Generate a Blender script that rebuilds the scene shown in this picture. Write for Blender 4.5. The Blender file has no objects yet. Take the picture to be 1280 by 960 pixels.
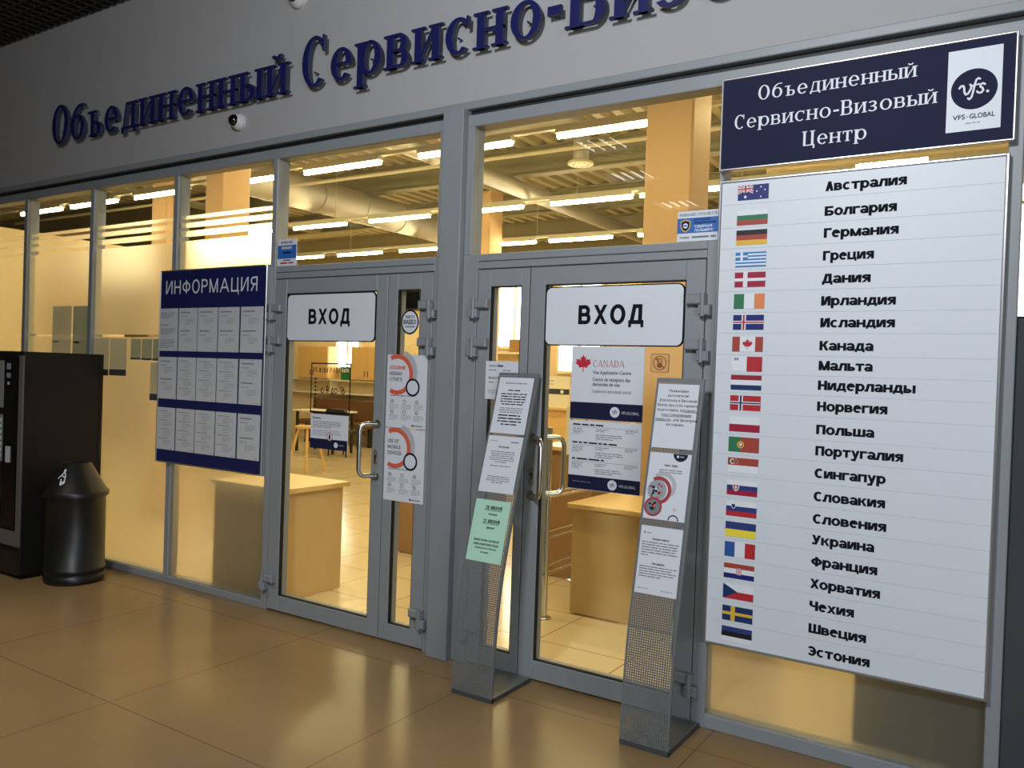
import bpy, math, random
from mathutils import Matrix, Vector

S = bpy.context.scene
COL = S.collection
PI = math.pi

# ---------------------------------------------------------------- camera
cam_d = bpy.data.cameras.new('camera')
cam_d.sensor_fit = 'HORIZONTAL'
cam_d.sensor_width = 36.0
cam_d.lens = 36.0 * 1030.3 / 1280.0
cam_d.clip_start = 0.05
cam = bpy.data.objects.new('camera', cam_d)
COL.objects.link(cam)
_yaw, _pitch, _roll = math.radians(32.73), math.radians(-0.687), math.radians(1.97)
_f = Vector((-math.sin(_yaw), math.cos(_yaw), 0.0))
_r = Vector((math.cos(_yaw), math.sin(_yaw), 0.0))
_u = Vector((0, 0, 1))
_f2 = _f * math.cos(_pitch) + _u * math.sin(_pitch)
_u2 = _u * math.cos(_pitch) - _f * math.sin(_pitch)
_r3 = _r * math.cos(_roll) + _u2 * math.sin(_roll)
_u3 = _u2 * math.cos(_roll) - _r * math.sin(_roll)
cam.matrix_world = Matrix(((_r3.x, _u3.x, -_f2.x, 0.0), (_r3.y, _u3.y, -_f2.y, -3.665),
                           (_r3.z, _u3.z, -_f2.z, 1.590), (0, 0, 0, 1)))
S.camera = cam

# ---------------------------------------------------------------- colour management, world, lights
S.view_settings.view_transform = 'Standard'
S.view_settings.look = 'None'
S.view_settings.gamma = 1.0
S.view_settings.use_curve_mapping = False
S.view_settings.exposure = 0.0
S.cycles.max_bounces = 10
S.cycles.transparent_max_bounces = 24
S.cycles.sample_clamp_indirect = 6.0

TUBE = 84.0          # emission of the hall's fluorescent tubes
KEY = 150.0          # lobby flood light
DAY = 132.0          # daylight from the lobby's glazed entrance on the right
FILL = 50.0
HALL_FRONT = 145.0   # lamp row over the desks next to the glass
HALL_FAR = 700.0     # added unseen light for the hall beyond the low back partition

w = bpy.data.worlds.new('world')
S.world = w
w.use_nodes = True
w.node_tree.nodes['Background'].inputs[0].default_value = (0.75, 0.85, 1.0, 1)
w.node_tree.nodes['Background'].inputs[1].default_value = 0.05


def area(name, loc, target, sx, sy, power, color):
    d = bpy.data.lights.new(name, 'AREA')
    d.shape = 'RECTANGLE'
    d.size, d.size_y, d.energy, d.color = sx, sy, power, color
    o = bpy.data.objects.new(name, d)
    o.location = loc
    o.rotation_euler = (Vector(target) - Vector(loc)).to_track_quat('-Z', 'Y').to_euler()
    COL.objects.link(o)
    return o


area('lobby_flood_light', (-1.2, -4.2, 3.85), (-1.35, 0, 2.9), 0.6, 0.6, KEY, (0.94, 0.97, 1.0))
area('entrance_daylight', (3.4, -5.2, 2.0), (-1.5, 0, 1.4), 2.4, 2.8, DAY, (0.86, 0.94, 1.0))
floor_fill = area('lobby_floor_fill', (-5.0, -3.0, 4.25), (-5.0, -3.0, 0), 0.8, 0.8, FILL, (1.0, 0.93, 0.8))  # added fill without a fixture, brightens the lobby floor on the left
floor_fill.data.spread = math.radians(105)  # narrow cone keeps the added fill off the fascia
area('hall_window_row_light', (-4.5, .6, 3.9), (-4.5, .6, 0), 9.0, 0.25, HALL_FRONT, (1.0, 0.80, 0.42))
area('hall_far_fill', (-16, 13.5, 4.4), (-16, 13.5, 0), 14.0, 3.0, HALL_FAR, (1.0, 0.82, 0.46))  # one broad sheet of light added to brighten the far hall


# ---------------------------------------------------------------- colours and materials
def lin(c):
    c = c / 255.0
    return c / 12.92 if c <= 0.04045 else ((c + 0.055) / 1.055) ** 2.4


def rgb(r, g, b, k=1.0):
    return (min(1, lin(r) * k), min(1, lin(g) * k), min(1, lin(b) * k), 1.0)


MATS = {}


def mat(name, color, rough=0.5, metal=0.0, spec=0.5, noise=0.0, nscale=20.0, bump=0.0):
    m = bpy.data.materials.new(name)
    m.use_nodes = True
    nt = m.node_tree
    b = nt.nodes['Principled BSDF']
    b.inputs['Base Color'].default_value = color
    b.inputs['Roughness'].default_value = rough
    b.inputs['Metallic'].default_value = metal
    b.inputs['Specular IOR Level'].default_value = spec
    if noise or bump:
        tc = nt.nodes.new('ShaderNodeTexCoord')
        n = nt.nodes.new('ShaderNodeTexNoise')
        n.inputs['Scale'].default_value = nscale
        n.inputs['Detail'].default_value = 4
        nt.links.new(tc.outputs['Object'], n.inputs['Vector'])
        if noise:
            r = nt.nodes.new('ShaderNodeMix')
            r.data_type = 'RGBA'
            r.inputs[6].default_value = tuple(c * (1 - noise) for c in color[:3]) + (1,)
            r.inputs[7].default_value = tuple(min(1, c * (1 + noise)) for c in color[:3]) + (1,)
            nt.links.new(n.outputs['Fac'], r.inputs[0])
            nt.links.new(r.outputs[2], b.inputs['Base Color'])
        if bump:
            bp = nt.nodes.new('ShaderNodeBump')
            bp.inputs['Strength'].default_value = bump
            bp.inputs['Distance'].default_value = 0.01
            nt.links.new(n.outputs['Fac'], bp.inputs['Height'])
            nt.links.new(bp.outputs['Normal'], b.inputs['Normal'])
    MATS[name] = m
    return m


def emit(name, color, strength):
    m = bpy.data.materials.new(name)
    m.use_nodes = True
    nt = m.node_tree
    nt.nodes.remove(nt.nodes['Principled BSDF'])
    e = nt.nodes.new('ShaderNodeEmission')
    e.inputs[0].default_value = color
    e.inputs[1].default_value = strength
    nt.links.new(e.outputs[0], nt.nodes['Material Output'].inputs[0])
    MATS[name] = m
    return m


K = 1.38
mat('frame_grey', rgb(112, 117, 121, 1.4), 0.42, 0.0, 0.5, 0.06, 6)
mat('frame_dark', rgb(28, 30, 33), 0.6)
mat('gap_black', rgb(8, 9, 10), 0.8)
mat('hinge_grey', rgb(110, 115, 119, 1.35), 0.4, 0.0, 0.5)
mat('steel', (0.62, 0.62, 0.60, 1), 0.22, 1.0)
mat('plaster', rgb(160, 160, 162, 0.98), 0.75, 0, 0.3, 0.05, 120, 0.1)
mat('letter_blue', rgb(24, 28, 84, 0.95), 0.45, 0, 0.3, 0.05, 10)
mat('letter_side', rgb(52, 56, 84), 0.5)
mat('white_plate', rgb(205, 211, 220, 1.02), 0.45, 0, 0.4, 0.015, 8)
mat('paper', rgb(205, 210, 219, 1.0), 0.6, 0, 0.3, 0.02, 6)
mat('paper_dim', rgb(188, 192, 198, 0.95), 0.6, 0, 0.3, 0.02, 6)
mat('green_paper', rgb(170, 212, 192, 1.0), 0.6, 0, 0.3, 0.02, 6)
mat('sheet_back', rgb(140, 146, 138, 1.0), 0.7, 0, 0.2, 0.08, 9)
mat('sheet_back_dark', rgb(104, 118, 116, 1.0), 0.7, 0, 0.2, 0.15, 12)
mat('ink', rgb(22, 25, 33), 0.85, 0, 0.08)
mat('ink_soft', rgb(118, 124, 134),0.8, 0, 0.1)
mat('ink_pale', rgb(150, 155, 164),0.8, 0, 0.1)
mat('rule', rgb(166, 172, 180), 0.6)
mat('navy', rgb(25, 29, 58, 1.0), 0.65, 0, 0.15, 0.04, 6)
mat('navy_board', rgb(26, 32, 82, 1.0), 0.35, 0, 0.5, 0.05, 5)
mat('alu', (0.55, 0.56, 0.58, 1), 0.3, 0.9)
mat('sticker_blue', rgb(42, 96, 170, 1.1), 0.4, 0, 0.4, 0.05, 20)
mat('red_dark', rgb(150, 42, 52, 1.1), 0.5)
mat('maple_red', rgb(176, 34, 48, 1.1), 0.5)
mat('coral', rgb(196, 90, 68, 1.1), 0.5)
mat('pale_grey', rgb(170, 174, 182), 0.5)
mat('icon_brown', rgb(128, 76, 38), 0.5)
mat('icon_plate', rgb(226, 172, 108, 0.9), 0.5)
mat('black_plastic', rgb(17, 18, 18), 0.38, 0, 0.5, 0.1, 15)
mat('bin_black', rgb(20, 21, 22), 0.38, 0, 0.45, 0.1, 8)
mat('vend_black', rgb(12, 12, 12), 0.55, 0, 0.3, 0.1, 5)
mat('vend_grey', rgb(96, 98, 98), 0.4, 0.2, 0.5, 0.04, 10)
mat('vend_panel', rgb(120, 124, 126), 0.4, 0, 0.5, 0.1, 60)
mat('glass_dark', rgb(10, 12, 14), 0.08)
mat('cam_white', rgb(196, 198, 200), 0.35)
mat('dome_glass', rgb(14, 14, 15), 0.06, 0, 0.8)
mat('column_paint', rgb(216, 182, 140, 1.0), 0.6, 0, 0.3, 0.02, 3)
mat('hall_wall', rgb(232, 214, 176), 0.8, 0, 0.2, 0.03, 2)
mat('deck', rgb(206, 200, 178, 1.0), 0.6, 0.1, 0.4, 0.06, 3)
mat('beam_steel', rgb(150, 146, 126, 1.0), 0.6, 0.1, 0.4, 0.06, 3)
mat('duct_metal', (0.55, 0.54, 0.50, 1), 0.55, 0.6, 0.5, 0.06, 8)
mat('pipe_white', rgb(214, 206, 180), 0.5)
mat('lamp_housing', rgb(205, 200, 180), 0.5)
mat('desk_wood', rgb(206, 176, 122, 0.95), 0.45, 0, 0.4, 0.05, 4)
mat('desk_top', rgb(226, 192, 128, 1.0), 0.32, 0, 0.5, 0.04, 6)
mat('brown_wood', rgb(160, 124, 84), 0.5, 0, 0.4, 0.07, 8)
mat('light_wood', rgb(220, 182, 120), 0.45, 0, 0.4, 0.06, 12)
mat('black_leather', rgb(24, 23, 22), 0.5, 0, 0.5, 0.1, 20)
mat('brown_seat', rgb(112, 80, 56), 0.6, 0, 0.3, 0.15, 12)
mat('white_top', rgb(238, 232, 214), 0.35)
mat('green_box', rgb(30, 120, 70), 0.5)
mat('yellow_disc', rgb(226, 176, 44), 0.5)
mat('dark_panel', rgb(62, 68, 74), 0.7, 0, 0.3, 0.05, 5)
mat('ceil_dark', rgb(28, 28, 27), 0.9)
mat('ceil_grid', rgb(46, 46, 42), 0.7, 0.1)
mat('lobby_wall', rgb(120, 118, 114), 0.8, 0, 0.2, 0.04, 2)
for _n, _c in dict(fl_blue=(28, 36, 108), fl_red=(172, 42, 50), fl_white=(215, 219, 226), fl_green=(48, 112, 78),
                   fl_black=(30, 28, 32), fl_gold=(214, 170, 62), fl_sky=(48, 120, 184), fl_crimson=(150, 28, 58),
                   fl_orange=(214, 128, 80), fl_brick=(156, 66, 56), fl_yellow=(226, 208, 62), fl_mid=(44, 82, 150),
                   fl_deep=(24, 50, 96), fl_est=(44, 56, 116), fl_maroon=(140, 36, 54)).items():
    mat(_n, rgb(*_c, 1.05), 0.5, 0, 0.3, 0.03, 40)
emit('tube_light', (1.0, 0.80, 0.40, 1), TUBE)
emit('window_light', (1.0, 0.94, 0.76, 1), 8.0)
emit('window_light_right', (1.0, 0.97, 0.9, 1), 3.0)
emit('lobby_lamp', (1.0, 0.96, 0.88, 1), 9.0)


def clear_glass():
    m = bpy.data.materials.new('clear_glass')
    m.use_nodes = True
    nt = m.node_tree
    nt.nodes.remove(nt.nodes['Principled BSDF'])
    t = nt.nodes.new('ShaderNodeBsdfTransparent')
    t.inputs[0].default_value = (0.975, 0.985, 0.975, 1)
    g = nt.nodes.new('ShaderNodeBsdfGlossy')
    g.inputs['Roughness'].default_value = 0.0
    lw = nt.nodes.new('ShaderNodeLayerWeight')      # Schlick reflectance from the facing ratio
    lw.inputs[0].default_value = 0.5
    pw = nt.nodes.new('ShaderNodeMath')
    pw.operation = 'POWER'
    pw.inputs[1].default_value = 5.0
    nt.links.new(lw.outputs['Facing'], pw.inputs[0])
    ma = nt.nodes.new('ShaderNodeMath')
    ma.operation = 'MULTIPLY_ADD'
    ma.inputs[1].default_value = 0.96
    ma.inputs[2].default_value = 0.035
    nt.links.new(pw.outputs[0], ma.inputs[0])
    mx = nt.nodes.new('ShaderNodeMixShader')
    nt.links.new(ma.outputs[0], mx.inputs[0])
    nt.links.new(t.outputs[0], mx.inputs[1])
    nt.links.new(g.outputs[0], mx.inputs[2])
    nt.links.new(mx.outputs[0], nt.nodes['Material Output'].inputs[0])
    MATS['clear_glass'] = m


def frosted():
    m = bpy.data.materials.new('frost_film')
    m.use_nodes = True
    nt = m.node_tree
    nt.nodes.remove(nt.nodes['Principled BSDF'])
    r = nt.nodes.new('ShaderNodeBsdfRefraction')
    r.inputs['Color'].default_value = (0.92, 0.89, 0.80, 1)
    r.inputs['Roughness'].default_value = 0.42
    r.inputs['IOR'].default_value = 1.16
    tl = nt.nodes.new('ShaderNodeBsdfTranslucent')
    tl.inputs[0].default_value = (0.82, 0.76, 0.60, 1)
    d = nt.nodes.new('ShaderNodeBsdfDiffuse')
    d.inputs[0].default_value = (0.55, 0.56, 0.57, 1)
    m1 = nt.nodes.new('ShaderNodeMixShader')
    m1.inputs[0].default_value = 0.24
    m2 = nt.nodes.new('ShaderNodeMixShader')
    m2.inputs[0].default_value = 0.12
    L = nt.links.new
    L(r.outputs[0], m1.inputs[1])
    L(tl.outputs[0], m1.inputs[2])
    L(m1.outputs[0], m2.inputs[1])
    L(d.outputs[0], m2.inputs[2])
    L(m2.outputs[0], nt.nodes['Material Output'].inputs[0])
    MATS['frost_film'] = m


def tiled(name, c1, grout, tile, off, rough, gw, noise, spec=0.5):
    """stone tiles laid in a square grid, procedural, in world units"""
    m = bpy.data.materials.new(name)
    m.use_nodes = True
    nt = m.node_tree
    b = nt.nodes['Principled BSDF']
    L = nt.links.new
    tc = nt.nodes.new('ShaderNodeTexCoord')
    mp = nt.nodes.new('ShaderNodeMapping')
    mp.inputs['Location'].default_value = off
    L(tc.outputs['Object'], mp.inputs['Vector'])
    br = nt.nodes.new('ShaderNodeTexBrick')
    br.offset = 0.0
    br.squash = 1.0
    br.inputs['Scale'].default_value = 1.0
    br.inputs['Brick Width'].default_value = tile
    br.inputs['Row Height'].default_value = tile
    br.inputs['Mortar Size'].default_value = gw
    br.inputs['Mortar Smooth'].default_value = 0.1
    br.inputs['Color1'].default_value = c1
    br.inputs['Color2'].default_value = tuple(x * 0.985 for x in c1[:3]) + (1,)
    br.inputs['Mortar'].default_value = grout
    L(mp.outputs[0], br.inputs['Vector'])
    n1 = nt.nodes.new('ShaderNodeTexNoise')
    n1.inputs['Scale'].default_value = 160.0
    n1.inputs['Detail'].default_value = 3
    n2 = nt.nodes.new('ShaderNodeTexNoise')
    n2.inputs['Scale'].default_value = 2.2
    n2.inputs['Detail'].default_value = 5
    L(tc.outputs['Object'], n1.inputs['Vector'])
    L(tc.outputs['Object'], n2.inputs['Vector'])
    ad = nt.nodes.new('ShaderNodeMath')
    ad.operation = 'ADD'
    L(n1.outputs['Fac'], ad.inputs[0])
    L(n2.outputs['Fac'], ad.inputs[1])
    mr = nt.nodes.new('ShaderNodeMapRange')
    mr.inputs[1].default_value = 0.6
    mr.inputs[2].default_value = 1.4
    mr.inputs[3].default_value = 1 - noise
    mr.inputs[4].default_value = 1 + noise
    L(ad.outputs[0], mr.inputs[0])
    mx = nt.nodes.new('ShaderNodeVectorMath')
    mx.operation = 'SCALE'
    L(br.outputs['Color'], mx.inputs[0])
    L(mr.outputs[0], mx.inputs['Scale'])
    L(mx.outputs[0], b.inputs['Base Color'])
    b.inputs['Roughness'].default_value = rough
    b.inputs['Specular IOR Level'].default_value = spec
    MATS[name] = m


clear_glass()
frosted()
for _n in ('sheet_back', 'sheet_back_dark'):      # paper lets some of the hall's light through
    _nt = MATS[_n].node_tree
    _p = _nt.nodes['Principled BSDF']
    _t = _nt.nodes.new('ShaderNodeBsdfTranslucent')
    _t.inputs[0].default_value = (.60, .62, .62, 1) if _n == 'sheet_back' else (.36, .42, .44, 1)
    _m = _nt.nodes.new('ShaderNodeMixShader')
    _m.inputs[0].default_value = 0.30
    _nt.links.new(_p.outputs[0], _m.inputs[1])
    _nt.links.new(_t.outputs[0], _m.inputs[2])
    _nt.links.new(_m.outputs[0], _nt.nodes['Material Output'].inputs[0])
tiled('lobby_stone', rgb(134, 110, 76, 1.0), rgb(108, 86, 60), 1.2, (0.0, 0.24, 0), 0.23, 0.004, 0.10, 0.22)
tiled('hall_tile', rgb(222, 204, 166, 1.0), rgb(150, 128, 92), 0.6, (0.1, 0.0, 0), 0.16, 0.004, 0.04)


# ---------------------------------------------------------------- mesh builder
class MB:
    def __init__(self, default='white_plate', mp=None):
        self.v, self.f, self.mi, self.names = [], [], [], []
        self.default = default
        self.mp = mp
        self.smooth = set()

    def slot(self, m):
        m = m or self.default
        if m not in self.names:
            self.names.append(m)
        return self.names.index(m)

    def face(self, pts, m=None, smooth=False):
        b = len(self.v)
        self.v += [tuple(p) if self.mp is None else tuple(self.mp(*p)) for p in pts]
        self.f.append(tuple(range(b, b + len(pts))))
        self.mi.append(self.slot(m))
        if smooth:
            self.smooth.add(len(self.f) - 1)

    def mesh(self, verts, faces, m=None, smooth=False):
        b = len(self.v)
        self.v += [tuple(p) if self.mp is None else tuple(self.mp(*p)) for p in verts]
        s = self.slot(m)
        for q in faces:
            self.f.append(tuple(b + i for i in q))
            self.mi.append(s)
            if smooth:
                self.smooth.add(len(self.f) - 1)

    def box(self, x0, x1, y0, y1, z0, z1, m=None):
        v = [(x0, y0, z0), (x1, y0, z0), (x1, y1, z0), (x0, y1, z0), (x0, y0, z1), (x1, y0, z1), (x1, y1, z1), (x0, y1, z1)]
        self.mesh(v, [(0, 3, 2, 1), (4, 5, 6, 7), (0, 1, 5, 4), (1, 2, 6, 5), (2, 3, 7, 6), (3, 0, 4, 7)], m)

    def bbox(self, x0, x1, y0, y1, z0, z1, c=0.004, m=None):
        """box with bevelled edges facing the lobby (front face smaller by c)"""
        v = [(x0 + c, y0, z0 + c), (x1 - c, y0, z0 + c), (x1 - c, y0, z1 - c), (x0 + c, y0, z1 - c),
             (x0, y0 + c, z0), (x1, y0 + c, z0), (x1, y0 + c, z1), (x0, y0 + c, z1),
             (x0, y1, z0), (x1, y1, z0), (x1, y1, z1), (x0, y1, z1)]
        self.mesh(v, [(0, 1, 2, 3), (0, 4, 5, 1), (1, 5, 6, 2), (2, 6, 7, 3), (3, 7, 4, 0),
                      (4, 8, 9, 5), (5, 9, 10, 6), (6, 10, 11, 7), (7, 11, 8, 4), (8, 11, 10, 9)], m)

    def rect(self, x0, x1, z0, z1, y, m=None):
        self.face([(x0, y, z0), (x1, y, z0), (x1, y, z1), (x0, y, z1)], m)

    def poly(self, pts, y, m=None):
        self.face([(p[0], y, p[1]) for p in pts], m)

    def prism(self, pts, y0, y1, m=None, side=None):
        """pts (x, z) outline, extruded from y0 (front) to y1 (back)"""
        n = len(pts)
        self.poly(pts, y0, m)
        self.poly(list(reversed(pts)), y1, side or m)
        for i in range(n):
            a, b = pts[i], pts[(i + 1) % n]
            self.face([(a[0], y0, a[1]), (a[0], y1, a[1]), (b[0], y1, b[1]), (b[0], y0, b[1])], side or m)

    def disc(self, cx, cz, rx, rz, y, m=None, n=36):
        self.poly([(cx + rx * math.cos(2 * PI * i / n), cz + rz * math.sin(2 * PI * i / n)) for i in range(n)], y, m)

    def ring(self, cx, cz, ro, ri, y, m=None, a0=0, a1=360, n=40):
        for i in range(n):
            t0 = math.radians(a0 + (a1 - a0) * i / n)
            t1 = math.radians(a0 + (a1 - a0) * (i + 1) / n)
            self.poly([(cx + ri * math.cos(t0), cz + ri * math.sin(t0)), (cx + ro * math.cos(t0), cz + ro * math.sin(t0)),
                       (cx + ro * math.cos(t1), cz + ro * math.sin(t1)), (cx + ri * math.cos(t1), cz + ri * math.sin(t1))], y, m)

    def lathe(self, cx, cy, prof, m=None, n=40, smooth=True, caps=True):
        """prof: list of (radius, z)"""
        vs = []
        for r, z in prof:
            for i in range(n):
                t = 2 * PI * i / n
                vs.append((cx + r * math.cos(t), cy + r * math.sin(t), z))
        fs = []
        for k in range(len(prof) - 1):
            for i in range(n):
                j = (i + 1) % n
                fs.append((k * n + i, k * n + j, (k + 1) * n + j, (k + 1) * n + i))
        self.mesh(vs, fs, m, smooth)
        if caps:
            for k, rev in ((0, True), (len(prof) - 1, False)):
                r, z = prof[k]
                if r > 1e-4:
                    c = [(cx + r * math.cos(2 * PI * i / n), cy + r * math.sin(2 * PI * i / n), z) for i in range(n)]
                    self.face(list(reversed(c)) if rev else c, m)

    def tube(self, path, r, m=None, n=12, caps=True):
        P = [Vector(p) for p in path]
        rings = []
        prev = None
        for i, p in enumerate(P):
            if i == 0:
                t = P[1] - P[0]
            elif i == len(P) - 1:
                t = P[-1] - P[-2]
            else:
                t = (P[i + 1] - P[i]).normalized() + (P[i] - P[i - 1]).normalized()
            t.normalize()
            if prev is None:
                a = Vector((0, 0, 1)) if abs(t.z) < 0.9 else Vector((1, 0, 0))
                prev = (a - t * a.dot(t)).normalized()
            else:
                prev = (prev - t * prev.dot(t)).normalized()
            b = t.cross(prev)
            rings.append([p + prev * (r * math.cos(2 * PI * k / n)) + b * (r * math.sin(2 * PI * k / n)) for k in range(n)])
        vs = [tuple(q) for g in rings for q in g]
        fs = []
        for i in range(len(P) - 1):
            for k in range(n):
                j = (k + 1) % n
                fs.append((i * n + k, i * n + j, (i + 1) * n + j, (i + 1) * n + k))
        self.mesh(vs, fs, m, True)
        if caps:
            self.face(list(reversed([tuple(q) for q in rings[0]])), m)
            self.face([tuple(q) for q in rings[-1]], m)

    def build(self, name, parent=None, origin=None):
        if origin is None:
            origin = tuple(parent['_o']) if parent is not None and '_o' in parent else (0, 0, 0)
        me = bpy.data.meshes.new(name)
        me.from_pydata([(a - origin[0], b - origin[1], c - origin[2]) for a, b, c in self.v], [], self.f)
        for n in self.names:
            me.materials.append(MATS[n])
        me.polygons.foreach_set('material_index', self.mi)
        if self.smooth:
            me.polygons.foreach_set('use_smooth', [i in self.smooth for i in range(len(self.f))])
        me.update()
        o = bpy.data.objects.new(name, me)
        COL.objects.link(o)
        if parent is not None:
            o.parent = parent
        else:
            o.location = origin
        o['_o'] = list(origin)
        return o


def tag(o, label, cat, group=None):
    o['label'] = label
    o['category'] = cat
    if group:
        o['group'] = group
    return o


def thing(name, loc, label, cat, group=None):
    o = bpy.data.objects.new(name, None)
    COL.objects.link(o)
    o.location = loc
    o.empty_display_size = 0.1
    o['_o'] = list(loc)
    return tag(o, label, cat, group)


def struct(o):
    o['kind'] = 'structure'
    return o


def struct_root(name, loc):
    o = bpy.data.objects.new(name, None)
    COL.objects.link(o)
    o.location = loc
    o['_o'] = list(loc)
    return struct(o)


def arc(cx, cy, rx, ry, a0, a1, n=10):
    return [(cx + rx * math.cos(math.radians(a0 + (a1 - a0) * i / n)), cy + ry * math.sin(math.radians(a0 + (a1 - a0) * i / n))) for i in range(n + 1)]


def rounded(x0, x1, z0, z1, r, n=6):
    return (arc(x1 - r, z0 + r, r, r, -90, 0, n) + arc(x1 - r, z1 - r, r, r, 0, 90, n) +
            arc(x0 + r, z1 - r, r, r, 90, 180, n) + arc(x0 + r, z0 + r, r, r, 180, 270, n))


# ---------------------------------------------------------------- lettering: every glyph drawn from strokes
class G:
    def __init__(s, h, tv, th, serif):
        s.h, s.tv, s.th, s.serif, s.p = h, tv, th, serif, []
        s.ts = th * 0.8
        s.so = tv * 0.55

    def R(s, x0, x1, y0, y1):
        s.p.append([(x0, y0), (x1, y0), (x1, y1), (x0, y1)])

    def V(s, x, y0=0.0, y1=None, sb=1, st=1, t=None):
        y1 = s.h if y1 is None else y1
        t = t or s.tv
        s.R(x, x + t, y0, y1)
        if s.serif:
            if sb:
                s.R(x - s.so, x + t + s.so, y0, y0 + s.ts)
            if st:
                s.R(x - s.so, x + t + s.so, y1 - s.ts, y1)

    def B(s, y, x0, x1, t=None):
        s.R(x0, x1, y, y + (t or s.th))

    def D(s, x0, y0, x1, y1, t=None, sb=0, st=0):
        t = t or s.tv
        s.p.append([(x0, y0), (x0 + t, y0), (x1 + t, y1), (x1, y1)])
        if s.serif:
            if sb:
                s.R(x0 - s.so, x0 + t + s.so, y0, y0 + s.ts)
            if st:
                s.R(x1 - s.so, x1 + t + s.so, y1 - s.ts, y1)

    def A(s, cx, cy, rx, ry, a0=0, a1=360, n=None, tv=None, th=None):
        tv, th = tv or s.tv, th or s.th
        n = n or max(5, int(abs(a1 - a0) / 15))
        for i in range(n):
            t0, t1 = (math.radians(a0 + (a1 - a0) * k / n) for k in (i, i + 1))
            c0, s0, c1, s1 = math.cos(t0), math.sin(t0), math.cos(t1), math.sin(t1)
            s.p.append([(cx + (rx - tv) * c0, cy + (ry - th) * s0), (cx + rx * c0, cy + ry * s0),
                        (cx + rx * c1, cy + ry * s1), (cx + (rx - tv) * c1, cy + (ry - th) * s1)])

    def bowl(s, x0, y0, x1, y1):
        ry = (y1 - y0) / 2
        rx = min(x1 - x0, max(ry * 0.95, s.tv * 1.3))
        s.B(y0, x0, x1 - rx)
        s.B(y1 - s.th, x0, x1 - rx)
        s.A(x1 - rx, (y0 + y1) / 2, rx, ry, -90, 90)


LOW = dict(zip('вгджзийклмнптхцчшщъыьэюяо', 'ВГДЖЗИЙКЛМНПТХЦЧШЩЪЫЬЭЮЯО'))


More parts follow.
